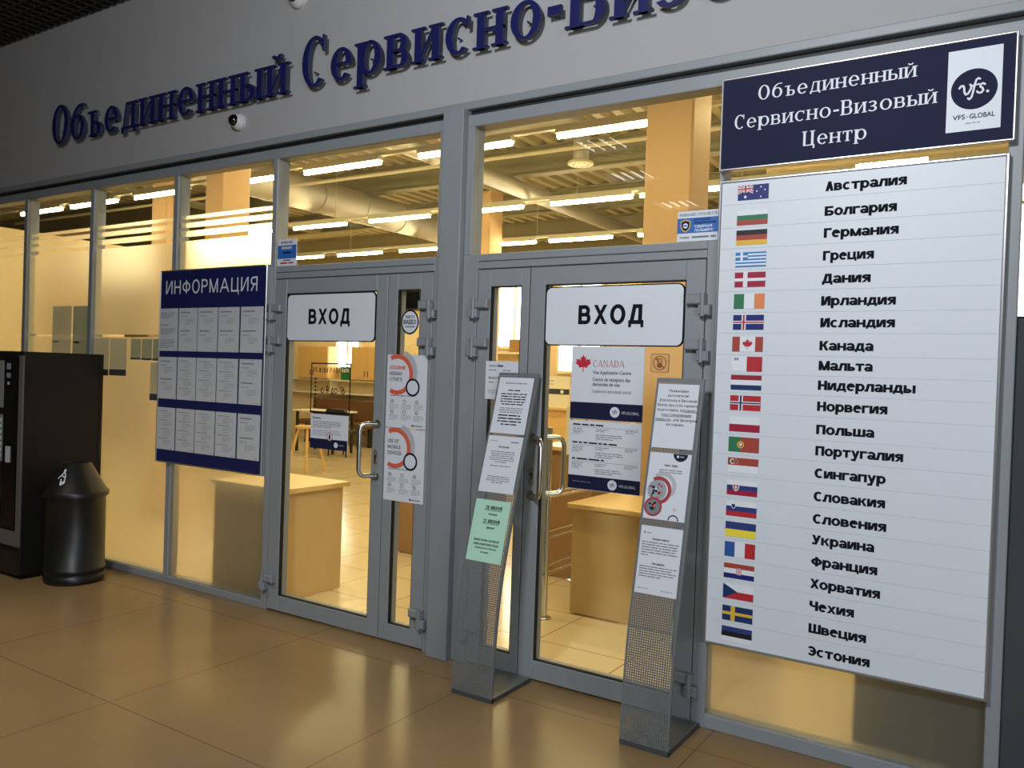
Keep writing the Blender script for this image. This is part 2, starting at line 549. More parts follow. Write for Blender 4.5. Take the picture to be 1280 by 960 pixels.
def glyph(ch, H, X, tv, th, serif):
    """stroke polygons and advance width of a letter; H cap height, X height of small letters"""
    low = ch.islower()
    h = X if low else H
    g = G(h, tv * (0.92 if low else 1), th * (0.95 if low else 1), serif)
    t, k = g.tv, g.th
    c = LOW.get(ch, ch)
    W = 0.72 * h if not low else 0.82 * h
    E = max(0.0, tv - .16 * H) * 1.9 + (.10 * h if serif and low else 0)
    W += E
    thin = k * 1.3 if serif else t
    if c in 'АA' and not low:
        w = 0.95 * h
        g.D(0, 0, w / 2 - thin / 2, h, thin, 1, 0)
        g.D(w - t, 0, w / 2 - t / 2, h, t, 1, 0)
        g.B(0.27 * h, 0.2 * w, 0.8 * w)
    elif c == 'Б':
        w = W
        g.V(0); g.B(h - k, 0, w * 0.92); g.bowl(0, 0, w, 0.58 * h)
    elif c == 'В':
        w = W * 0.95
        g.V(0); g.bowl(0, 0.5 * h - k / 2, w * 0.93, h); g.bowl(0, 0, w, 0.5 * h + k / 2)
    elif c == 'Г':
        w = W * 0.82
        g.V(0); g.B(h - k, 0, w)
        if serif: g.R(w - k, w, h * 0.72, h)
    elif c == 'Д':
        w = W * 1.08
        d = 0.16 * h
        g.R(0, w, 0, k); g.R(0, t * 0.75, -d, k); g.R(w - t * 0.75, w, -d, k)
        g.D(0.1 * w, k, 0.28 * w, h, thin); g.V(w * 0.9 - t, 0, h, 0, 0); g.B(h - k, 0.27 * w, w * 0.9)
        if serif: g.R(w * .9 - t, w * .9 + g.so, h - g.ts, h)
    elif c == 'E' or c == 'Е':
        w = W * 0.85
        g.V(0); g.B(0, 0, w); g.B(h - k, 0, w * 0.97); g.B(h / 2 - k / 2, 0, w * 0.88)
    elif c == 'Ж':
        w = W * 1.3
        g.V(w / 2 - t / 2); g.D(0, 0, w * .36, h * .55, t); g.D(w * .36, h * .45, 0, h, t); g.D(w - t, 0, w * .64 - t, h * .55, t); g.D(w * .64 - t, h * .45, w - t, h, t)
    elif c == 'З':
        w = W * 0.82
        g.A(w * .45, .74 * h, w * .5, .26 * h, -90, 155); g.A(w * .45, .27 * h, w * .55, .27 * h, -155, 90); g.B(.5 * h - k / 2, w * .25, w * .5)
    elif c in 'ИЙ':
        w = W * 1.02
        g.V(0); g.V(w - t)
        dt = thin if serif else t
        g.D(t * 0.6, h * 0.06, w - t * 0.6 - dt, h * 0.94, dt)
        if c == 'Й':
            g.A(w / 2, h + 0.30 * h * (1.0 if low else .7), 0.26 * w, 0.17 * h, 180, 360, None, t * .6, k * 1.2)
    elif c == 'К':
        w = W * 0.98
        g.V(0); g.D(t * .6, h * .42, w - t * 1.05, h, thin); g.D(w - t, 0, t * 1.1, h * .56, t, 1, 0)
        if serif: g.R(w - t * 1.6, w, h - g.ts, h)
    elif c == 'Л':
        w = W
        g.D(0.02 * w, 0, 0.24 * w, h, thin); g.V(w - t, 0, h, 1, 1); g.B(h - k, .24 * w, w)
        g.R(-0.04 * w, thin, 0, k)
    elif c == 'М':
        w = W * 1.22
        g.V(0, 0, h, 1, 0, thin if serif else t); g.V(w - t)
        g.D(w / 2 - t / 2, 0, 0, h, t); g.D(w / 2 - t / 2, 0, w - t, h, thin)
    elif c == 'N':
        w = W * 1.05
        g.V(0, 0, h, 1, 1, thin); g.V(w - thin, 0, h, 0, 1, thin); g.D(w - t, 0, 0, h, t)
    elif c == 'D':
        w = W
        g.V(0); g.bowl(0, 0, w, h)
    elif c == 'Н':
        w = W
        g.V(0); g.V(w - t); g.B(h / 2 - k / 2, 0, w)
    elif c == 'О' or c == 'O' or c == '0':
        w = (W * 1.12 if not low else h * 0.98 + E * .7) if c != '0' else h * .62
        g.A(w / 2, h / 2, w / 2, h / 2 + (0.02 * h if c != '0' else 0), 0, 360, 28)
    elif c == 'П':
        w = W
        g.V(0); g.V(w - t); g.B(h - k, 0, w)
    elif c == 'Р':
        w = W * 0.9
        g.V(0); g.bowl(0, 0.42 * h, w, h)
    elif c == 'р':
        w = h * .98 + E * .7
        g.V(0, -0.36 * h, h); g.A(w * .53, h / 2, w * .47, h * .51, 0, 360, 24)
    elif ch in 'сСC':
        w = W * 1.0 if not low else h * .86 + E * .7
        g.A(w * .53, h / 2, w * .53, h * .515, 48, 312, 20)
        if serif: g.R(w * .86, w * .86 + k, h * .68, h)
    elif ch == 'е':
        w = h * .9 + E * .7
        g.A(w / 2, h / 2, w / 2, h * .515, 0, 318, 22); g.B(h * .47, t * .4, w - t * .3)
    elif ch == 'а':
        w = h * .84 + E * .7
        g.V(w - t, 0, h * .66, 0, 0); g.A(w * .48, h * .62, w * .52, h * .39, 0, 155, 12); g.A(w * .44, h * .29, w * .46, h * .31, 0, 360, 18)
        if serif: g.R(w - t, w + g.so, 0, g.ts)
    elif c == 'Т':
        w = W * 0.96
        g.V(w / 2 - t / 2, 0, h, 1, 0); g.B(h - k, 0, w)
        if serif: g.R(0, k, h * .72, h); g.R(w - k, w, h * .72, h)
    elif c == 'У' or ch == 'у':
        w = W * .98
        y0 = -0.36 * h if low else 0
        f = (h * .18 if low else h * .3)
        g.D(w * .5 - t * .4, f - h * .08, 0, h, t, 0, 1); g.D(w * .22, y0, w - thin, h, thin, 0, 1); g.R(w * .02, w * .3, y0, y0 + k)
    elif ch == 'Ф':
        w = W * 1.2
        g.V(w / 2 - t / 2); g.A(w / 2, h * .5, w / 2, h * .36, 0, 360, 26)
    elif ch == 'ф':
        w = h * 1.3
        g.V(w / 2 - t / 2, -0.36 * h, 1.36 * h); g.A(w / 2, h * .5, w / 2, h * .5, 0, 360, 26)
    elif c == 'Х':
        w = W * 1.0
        g.D(0, h, w - t, 0, t, 1, 1); g.D(0, 0, w - thin, h, thin, 1, 1)
    elif c == 'Ц':
        w = W * 1.08
        g.V(0, 0, h, 0, 1); g.V(w * .9 - t, 0, h, 0, 1); g.B(0, 0, w); g.R(w - t * .7, w, -0.2 * h, k)
    elif c == 'Ч':
        w = W * .95
        g.V(w - t); g.V(0, h * .5, h, 0, 1); g.A(w * .5, h * .62, w * .5, h * .26, 180, 270); g.B(h * .36, w * .5, w)
    elif c in 'ШЩ':
        w = W * 1.36
        ww = w if c == 'Ш' else w * .92
        for q in (0, (ww - t) / 2, ww - t): g.V(q, 0, h, 0, 1)
        g.B(0, 0, w)
        if c == 'Щ': g.R(w - t * .6, w, -0.2 * h, k)
    elif c == 'Ъ':
        w = W * 1.08
        g.V(.24 * w); g.B(h - k, 0, .26 * w); g.bowl(.24 * w, 0, w, .56 * h)
    elif c == 'Ь':
        w = W * .88
        g.V(0); g.bowl(0, 0, w, .57 * h)
    elif c == 'Ы':
        w = W * 1.25
        g.V(0); g.bowl(0, 0, w * .68, .57 * h); g.V(w - t)
    elif c == 'Э':
        w = W * .95
        g.A(w * .45, h / 2, w * .55, h * .515, -140, 140, 20); g.B(h / 2 - k / 2, w * .3, w * .95)
    elif c == 'Ю':
        w = W * 1.4
        g.V(0); g.B(h / 2 - k / 2, 0, w * .4); g.A(w * .66, h / 2, w * .36, h * .51, 0, 360, 24)
    elif c == 'Я':
        w = W * .92
        g.V(w - t); g.B(h - k, w * .4, w); g.B(.42 * h, w * .4, w); g.A(w * .42, .71 * h, w * .42, .29 * h, 90, 270); g.D(0, 0, w * .45, .46 * h, t)
    elif ch == 'б':
        w = h * .95 + E * .7
        g.A(w / 2, h * .5, w / 2, h * .51, 0, 360, 24)
        g.A(w * .72, h * .55, w * .72, h * .86, 95, 180, 10); g.R(w * .62, w * .95, h * 1.41 - k, h * 1.41)
    elif ch == '1':
        w = h * .42
        g.V(w - t, 0, h, 1, 0); g.D(0, h * .74, w - t, h * .94, t * .8)
    elif ch == '2':
        w = h * .6
        g.A(w / 2, h * .7, w / 2, h * .3, -25, 165, 14); g.D(0, 0, w * .72, h * .56, t); g.B(0, 0, w)
    elif ch == '6':
        w = h * .6
        g.A(w / 2, h * .31, w / 2, h * .31, 0, 360, 20); g.A(w * .78, h * .3, w * .78, h * .7, 95, 180, 10)
    elif ch == '9':
        w = h * .6
        g.A(w / 2, h * .69, w / 2, h * .31, 0, 360, 20); g.A(w * .22, h * .7, w * .78, h * .7, -85, 0, 10)
    elif ch in '-–':
        w = H * .36
        g.B(X * .45, 0, w, t * .75)
    elif ch == ' ':
        w = H * .28
    elif ch in '.,':
        w = t
        g.R(0, t, -.1 * H if ch == ',' else 0, t)
    elif ch == '!':
        w = t
        g.R(0, t, 0, t); g.R(0, t, t * 1.6, H)
    elif ch in '"«»':
        w = t * 2
        g.R(0, t * .7, H * .7, H); g.R(t * 1.3, t * 2, H * .7, H)
    elif ch == ':':
        w = t
        g.R(0, t, 0, t); g.R(0, t, X * .7, X * .7 + t)
    else:
        w = W
        g.R(0, w, 0, h)
    return g.p, w


def layout(s, H, tv=.16, th=None, serif=False, xr=.74, sp=.13):
    th = th if th is not None else tv
    out, x = [], 0.0
    for ch in s:
        p, wd = glyph(ch, H, H * xr, tv * H, th * H, serif)
        if serif and ch != ' ':
            x += tv * H * .3
        out.append((ch, [[(a + x, b) for a, b in q] for q in p], x, x + wd))
        x += wd + sp * H + (tv * H * .3 if serif else 0)
    return out, x - sp * H


_latin_cache = {}


def latin(s, bold=0.0):
    key = (s, bold)
    if key not in _latin_cache:
        cu = bpy.data.curves.new('t', 'FONT')
        cu.body = s
        cu.size = 1.0
        cu.offset = bold
        cu.resolution_u = 3
        o = bpy.data.objects.new('t', cu)
        COL.objects.link(o)
        me = bpy.data.meshes.new_from_object(o.evaluated_get(bpy.context.evaluated_depsgraph_get()))
        vs = [(v.co.x, v.co.y) for v in me.vertices]
        _latin_cache[key] = [[vs[i] for i in p.vertices] for p in me.polygons]
        bpy.data.objects.remove(o)
        bpy.data.curves.remove(cu)
        bpy.data.meshes.remove(me)
    return _latin_cache[key]


def write(mb, s, x, z, H, y, m='ink', width=None, align='l', tv=.16, th=None, serif=False, xr=.74, sp=.13, underline=False):
    """lettering laid flat on a surface at depth y, baseline z, cap height H"""
    if any('а' <= c.lower() <= 'я' for c in s) or s[:1].isdigit():
        lay, wd = layout(s, H, tv, th, serif, xr, sp)
        polys = [q for _, ps, _, _ in lay for q in ps]
    elif serif and s.isupper():
        lay, wd = layout(s, H, tv, th, True, xr, sp)
        polys = [q for _, ps, _, _ in lay for q in ps]
    else:
        polys = [[(a * H / .72, b * H / .72) for a, b in q] for q in latin(s, .025 if tv > .14 else 0.012)]
        wd = max(a for q in polys for a, _ in q)
    k = width / wd if width else 1.0
    wd *= k
    ox = x if align == 'l' else (x - wd / 2 if align == 'c' else x - wd)
    for i, q in enumerate(polys):
        mb.poly([(ox + a * k, z + b) for a, b in q], y - 1.2e-5 * (i % 24), m)
    if underline:
        mb.rect(ox, ox + wd, z - H * .28, z - H * .16, y, m)
    return ox, ox + wd


def dashes(mb, x0, x1, z, h, y, rng, m='ink_soft', full=True, frac=1.0):
    """one line of small print, word by word"""
    x = x0
    end = x0 + (x1 - x0) * frac
    while x < end - h:
        l = min(end - x, h * rng.uniform(1.5, 6.0))
        mb.rect(x, x + l, z, z + h * .62, y, m)
        x += l + h * .6


def para(mb, x0, x1, z1, z0, n, y, rng, m='ink_soft', last=.6, center=False):
    st = (z1 - z0) / n
    for i in range(n):
        fr = last if i == n - 1 else rng.uniform(.86, 1.0)
        w = (x1 - x0) * fr
        a = x0 + ((x1 - x0) - w) / 2 if center else x0
        dashes(mb, a, a + w, z1 - st * (i + 1) + st * .25, st * .62, y, rng, m)


rng = random.Random(7)

# ================================================================ THE SETTING
FH = 3.03   # underside of the fascia
LC = 4.32   # lobby ceiling
b = MB('lobby_stone'); b.box(-16, 6, -9, 0.05, -0.1, 0.0); struct(b.build('floor'))
b = MB('hall_tile'); b.box(-26, 6, 0.05, 18.0, -0.1, 0.0); struct(b.build('floor_hall'))
b = MB('ceil_dark'); b.box(-16, 6, -9, 0.0, LC + .22, LC + .3); struct(b.build('ceiling'))
b = MB('ceil_grid')
for i in range(131):
    x = -11.0 + i * .1
    b.box(x, x + .012, -5.6, 0.0, LC, LC + .06)
for i in range(57):
    y = -5.6 + i * .1
    b.box(-11, 2.1, y, y + .012, LC, LC + .058)
struct(b.build('ceiling_grid'))
b = MB('plaster')
b.box(-16, 6, 0.0, 0.22, FH + .045, LC + .3)
struct(b.build('wall_front'))
b = MB('frame_grey'); b.bbox(-16, 6, -0.012, 0.2, FH, FH + .042, .004); struct(b.build('trim_fascia'))
b = MB('lobby_wall'); b.box(-16, 6, -9.2, -9.0, 0, LC + .3); struct(b.build('wall_lobby_back'))
b = MB('lobby_wall'); b.box(-16.2, -16, -9, 0, 0, LC + .3); struct(b.build('wall_lobby_left'))

# hall shell
b = MB('hall_wall'); b.box(-26, -3.8, 9.5, 9.62, 0, 3.6); struct(b.build('wall_hall_partition'))
b = MB('hall_wall'); b.box(-3.8, 6, 9.5, 9.7, 0, 5.4); struct(b.build('wall_hall_back'))
b = MB('hall_wall'); b.box(-32, 6, 18, 18.2, 0, 5.4); struct(b.build('wall_hall_far'))
b = MB('hall_wall'); b.box(5.8, 6, 0.22, 9.5, 0, 5.4); struct(b.build('wall_hall_right'))
b = MB('hall_wall'); b.box(-26, -25.8, 0.22, 18, 0, 5.4); struct(b.build('wall_hall_left'))
b = MB('hall_wall'); b.box(-11.75, -11.62, 1.0, 3.6, 0, 3.3); struct(b.build('wall_partition'))
b = MB('deck')
x = -26.0
while x < 6:
    pr = [(x, 5.16), (x + .12, 5.16), (x + .15, 5.28), (x + .27, 5.28), (x + .30, 5.16)]
    for (xa, za), (xb, zb) in zip(pr, pr[1:]):
        b.face([(xa, .2, za), (xb, .2, zb), (xb, 18, zb), (xa, 18, za)])
    x += .30
b.box(-26, 6, .2, 18, 5.3, 5.4)
struct(b.build('ceiling_hall'))
for y in (1.75, 4.7, 7.4, 10.1, 12.8, 15.5):
    b = MB('beam_steel')
    b.box(-25, 5, y - .1, y + .1, 4.72, 4.74); b.box(-25, 5, y - .006, y + .006, 4.74, 5.13); b.box(-25, 5, y - .1, y + .1, 5.13, 5.155)
    struct(b.build('ceiling_beam'))

# ---------------------------------------------------------------- glazed front: mullions, sills, head
HB, HT = 2.935, 3.0


def mullion(name, x0, x1, z0=0.0, z1=HB, y0=0.0, y1=.10):
    b = MB('frame_grey')
    b.bbox(x0, x1, y0, y1, z0, z1, .003)
    return struct(b.build(name))


b = MB('frame_grey')
b.bbox(-16, -2.84, 0, .10, HB, HT, .003)
b.bbox(-2.70, 6, 0, .10, HB, HT, .003)
b.box(-16, 6, .03, .2, HT, FH, 'frame_dark')
struct(b.build('trim_head'))
for i, (a, c) in enumerate([(-7.37, -7.32), (-6.37, -6.32), (-5.305, -5.255)]):
    mullion('trim_%d' % (i + 1), a, c, .0505)
mullion('trim_4', -8.40, -8.35, .0505)
b = MB('frame_grey'); b.bbox(-2.84, -2.70, -.045, .10, 0, FH, .004); struct(b.build('trim_pillar'))
mullion('trim_5', -0.14, -0.09)
b = MB('frame_grey')
b.bbox(-16, -4.26, 0, .10, 0, .05, .003)
struct(b.build('baseboard_left'))
b = MB('frame_grey'); b.bbox(-1.25, -0.14, 0, .10, 0, .062, .003); b.bbox(-.09, 3, 0, .1, 0, .062, .003); struct(b.build('baseboard_right'))


def pane(b, x0, x1, z0, z1, y=.016, t=.008):
    b.box(x0, x1, y, y + t, z0, z1, 'clear_glass')


STRIPES = [(.05, 1.772), (1.790, 2.462), (2.492, 2.533), (2.556, 2.592), (2.616, 2.642)]
for i, (a, c) in enumerate([(-8.35, -7.37), (-7.32, -6.37), (-6.32, -5.305), (-5.255, -4.26)]):
    r = struct_root('window_%d' % (i + 1), (a, 0, 0))
    b = MB('clear_glass'); pane(b, a, c, .05, HB); b.build('glass_pane', r)
    b = MB('frost_film')
    for z0, z1 in STRIPES:
        b.rect(a, c, z0, z1, .034)
    b.build('frost_film', r)
r = struct_root('window_5', (-4.2, 0, 2.2))
b = MB(); pane(b, -4.2, -2.86, 2.235, HB); b.build('glass_pane', r)
r = struct_root('window_6', (-2.64, 0, 2.2))
b = MB(); pane(b, -2.64, -1.25, 2.235, HB); b.build('glass_pane', r)
r = struct_root('window_7', (-1.25, 0, 0))
b = MB(); pane(b, -1.25, -.14, .062, HB); b.build('glass_pane', r)
b = MB('frost_film'); b.rect(-1.25, -.14, .062, 2.47, .034); b.build('frost_film', r)
r = struct_root('window_8', (-.09, 0, 0))
b = MB(); pane(b, -.09, 3.0, .062, HB); b.build('glass_pane', r)
b = MB('dark_panel'); b.box(-.09, 3.0, .026, .03, .062, 1.87); b.build('dark_film', r)


# ---------------------------------------------------------------- doors
def hinge(par, x, z, side):
    """side +1: leaf lies to the right of x, -1: to the left"""
    b = MB('hinge_grey')
    a, c = (x - .012, x + .085) if side > 0 else (x - .085, x + .012)
    b.bbox(a, c, -.034, 0.002, z, z + .048, .006)
    a, c = (x - .035, x + .022) if side > 0 else (x - .022, x + .035)
    b.bbox(a, c, -.040, 0.002, z - .052, z - .003, .006)
    b.tube([(x, -.036, z - .056), (x, -.036, z + .052)], .011)
    return b.build('hinge', par)


def handle(par, x, z0, z1, dx, dy, label=None):
    b = MB('steel')
    r = .045
    n = 6
    y0 = 0.0 if dy < 0 else .075

    def P(u, z):
        return (x + dx * u, y0 + dy * u, z)
    R = .32
    pts = [P(0, z1)] + [P(1 - R, z1)]
    for i in range(1, n + 1):
        t = PI / 2 * i / n
        pts.append(P(1 - R + R * math.sin(t), z1 - r + r * math.cos(t)))
    pts += [P(1 - R + R * math.cos(PI / 2 * i / n), z0 + r - r * math.sin(PI / 2 * i / n)) for i in range(n + 1)]
    pts.append(P(0, z0))
    b.tube(pts, .0135, 'steel', 14)
    s = -1 if dy < 0 else 1
    for z in (z0, z1):
        b.tube([(x, y0, z), (x, y0 + s * .008, z)], .024, 'steel', 18)
    o = b.build('handle', par)
    return o


def door(name, jl, xs, gl, jr, hl, hr, big):
    """jl/jr outer frame edges; xs leaf edges; gl glass openings"""
    r = struct_root(name, (jl, 0, 0))
    b = MB('frame_grey')
    x0, x3 = xs[0], xs[-1]
    b.bbox(jl, x0 - .004, 0, .10, 0, 2.235, .003)
    b.bbox(x3 + .004, jr, 0, .10, 0, 2.235, .003)
    b.bbox(x0 - .004, x3 + .004, 0, .10, 2.155, 2.193, .003)
    b.bbox(x0 - .004, x3 + .004, 0, .10, 2.196, 2.235, .003)
    b.bbox(jl, jl + .045, 0, .10, 2.235, HB, .003)
    b.bbox(jr - .05 if jr < -2 else jr - .02, jr, 0, .10, 2.235, HB, .003)
    b.box(x0 - .03, x0 + .006, .05, .09, 0, 2.16, 'gap_black')
    b.box(x3 - .006, x3 + .03, .05, .09, 0, 2.16, 'gap_black')
    b.box(x0, x3, .05, .09, 2.14, 2.18, 'gap_black')
    b.build('door_frame', r)
    leaves = []
    for i in range(2):
        a, c = xs[i] + (.003 if i else 0), xs[i + 1] - (.003 if i == 0 else 0)
        g0, g1 = gl[i]
        b = MB('frame_grey')
        b.bbox(a, g0, 0.001, .075, .012, 2.15, .003)
        b.bbox(g1, c, 0.001, .075, .012, 2.15, .003)
        b.bbox(g0, g1, 0.001, .075, .012, .11, .003)
        b.bbox(g0, g1, 0.001, .075, 2.057, 2.15, .003)
        for (p, q, zz0, zz1) in ((g0, g0 + .005, .11, 2.057), (g1 - .005, g1, .11, 2.057), (g0, g1, .11, .115), (g0, g1, 2.052, 2.057)):
            b.box(p, q, .006, .03, zz0, zz1, 'gap_black')
        if i == big:
            pass
        l = b.build('door_leaf', r)
        b = MB(); pane(b, g0, g1, .11, 2.057, .014); b.build('glass_pane', l)
        leaves.append(l)
    b = MB('gap_black')
    b.box(xs[1] - .004, xs[1] + .004, .03, .06, .012, 2.15)
    b.build('weather_strip', r)
    for x, side in hl:
        for z in (1.94, 1.73, .19):
            hinge(r, x, z, side)
    return r, leaves


d1, lv1 = door('door_1', -4.26, (-4.205, -3.24, -2.907), ((-4.098, -3.328), (-3.166, -2.998)), -2.84, [(-4.208, 1), (-2.905, -1)], None, 0)
d2, lv2 = door('door_2', -2.70, (-2.598, -2.266, -1.318), ((-2.513, -2.317), (-2.172, -1.412)), -1.25, [(-2.60, 1), (-1.316, -1)], None, 1)


def lock(par, x, z):
    b = MB('steel')
    b.prism(rounded(x - .014, x + .014, z - .045, z + .045, .012), -.006, .001)
    b.disc(x, z + .008, .008, .008, -.0065, 'gap_black', 16)
    b.rect(x - .003, x + .003, z - .02, z + .004, -.0065, 'gap_black')
    b.build('lock', par)


handle(d1, -3.285, .962, 1.27, -.065, -.085)
handle(d1, -3.285, .962, 1.27, -.065, .085)
lock(d1, -3.292, 1.07)
handle(d2, -2.212, .965, 1.265, .095, -.085)
handle(d2, -2.212, .965, 1.265, .095, .085)
lock(d2, -2.216, 1.065)

# ================================================================ FASCIA LETTERS
for txt, parts, lab in (
        ('first', [('Объединенный', -6.863, -4.085)], 'raised blue serif letters reading Объединенный on the dim left of the fascia'),
        ('second', [('Сервисно', -3.968, -2.204), ('-', -2.192, -2.087), ('Виз', -2.063, -1.425), ('овый', -1.395, -.42)],
         'larger-looking raised blue serif letters reading Сервисно-Визовый, right of the small dome camera')):
    t = thing('fascia_lettering', (parts[0][1], 0, 3.325), lab, 'sign', 'raised blue words on the fascia')
    for s, xa, xb in parts:
        lay, wd = layout(s, .305, .20, .055, True, .64, .07)
        k = (xb - xa) / wd
        for ch, polys, _, _ in lay:
            b = MB('letter_blue')
            for i, q in enumerate(polys):
                b.prism([(xa + px * k, 3.325 + pz) for px, pz in q], -.062 - 1e-4 * i, -.038 + 1e-4 * i, 'letter_blue', 'letter_side')
            # stand-off pins
            cx = xa + k * sum(p[0] for q in polys for p in q) / sum(len(q) for q in polys)
            b.tube([(cx, -.04, 3.42), (cx, -.001, 3.42)], .006, 'letter_side', 8)
            b.build('letter', t)

# ---------------------------------------------------------------- dome cameras
def dome_camera(x, z, r, label):
    t = thing('dome_camera', (x, 0, z), label, 'camera', 'security cameras on the fascia')
    b = MB('cam_white')

    def mp(a, c, d):       # lathe axis z -> -y
        return (x + a, -d, z + c)
    b.mp = mp
    b.lathe(0, 0, [(r * 1.25, 0.0), (r * 1.25, .018), (r * 1.15, .03), (r * 1.05, .034), (r * .98, .05), (r * .86, .056)], None, 36)
    b.build('housing', t)
    b = MB('dome_glass', mp)
    b.lathe(0, 0, [(r * .86 * math.cos(a), .052 + r * .8 * math.sin(a)) for a in [PI / 2 * i / 8 for i in range(9)]], None, 32)
    b.build('dome', t)


dome_camera(-4.60, 3.22, .046, 'small white dome camera below the letters, above the information board')
dome_camera(-4.06, 3.945, .062, 'dome camera cut by the top edge, above the letters')

# ================================================================ COUNTRY BOARD
NAMES = ['Австралия', 'Болгария', 'Германия', 'Греция', 'Дания', 'Ирландия', 'Исландия', 'Канада', 'Мальта', 'Нидерланды', 'Норвегия',
         'Польша', 'Португалия', 'Сингапур', 'Словакия', 'Словения', 'Украина', 'Франция', 'Хорватия', 'Чехия', 'Швеция', 'Эстония']
BASE = [2.406, 2.302, 2.21, 2.114, 2.018, 1.924, 1.832, 1.735, 1.651, 1.568, 1.479, 1.381, 1.291, 1.196, 1.098, 1.003, .914, .822, .728, .634, .538, .442]
WID = [.312, .279, .289, .20, .191, .289, .289, .212, .212, .374, .274, .228, .339, .278, .279, .287, .245, .26, .274, .178, .228, .245]
FLAGT = [2.463, 2.352, 2.264, 2.166, 2.077, 1.981, 1.888, 1.791, 1.703, 1.621, 1.53, 1.435, 1.345, 1.252, 1.152, 1.058, .966, .876, .78, .688, .59, .497]
FH2 = .066
FX0, FX1 = -1.171, -1.035
Yb = -.032


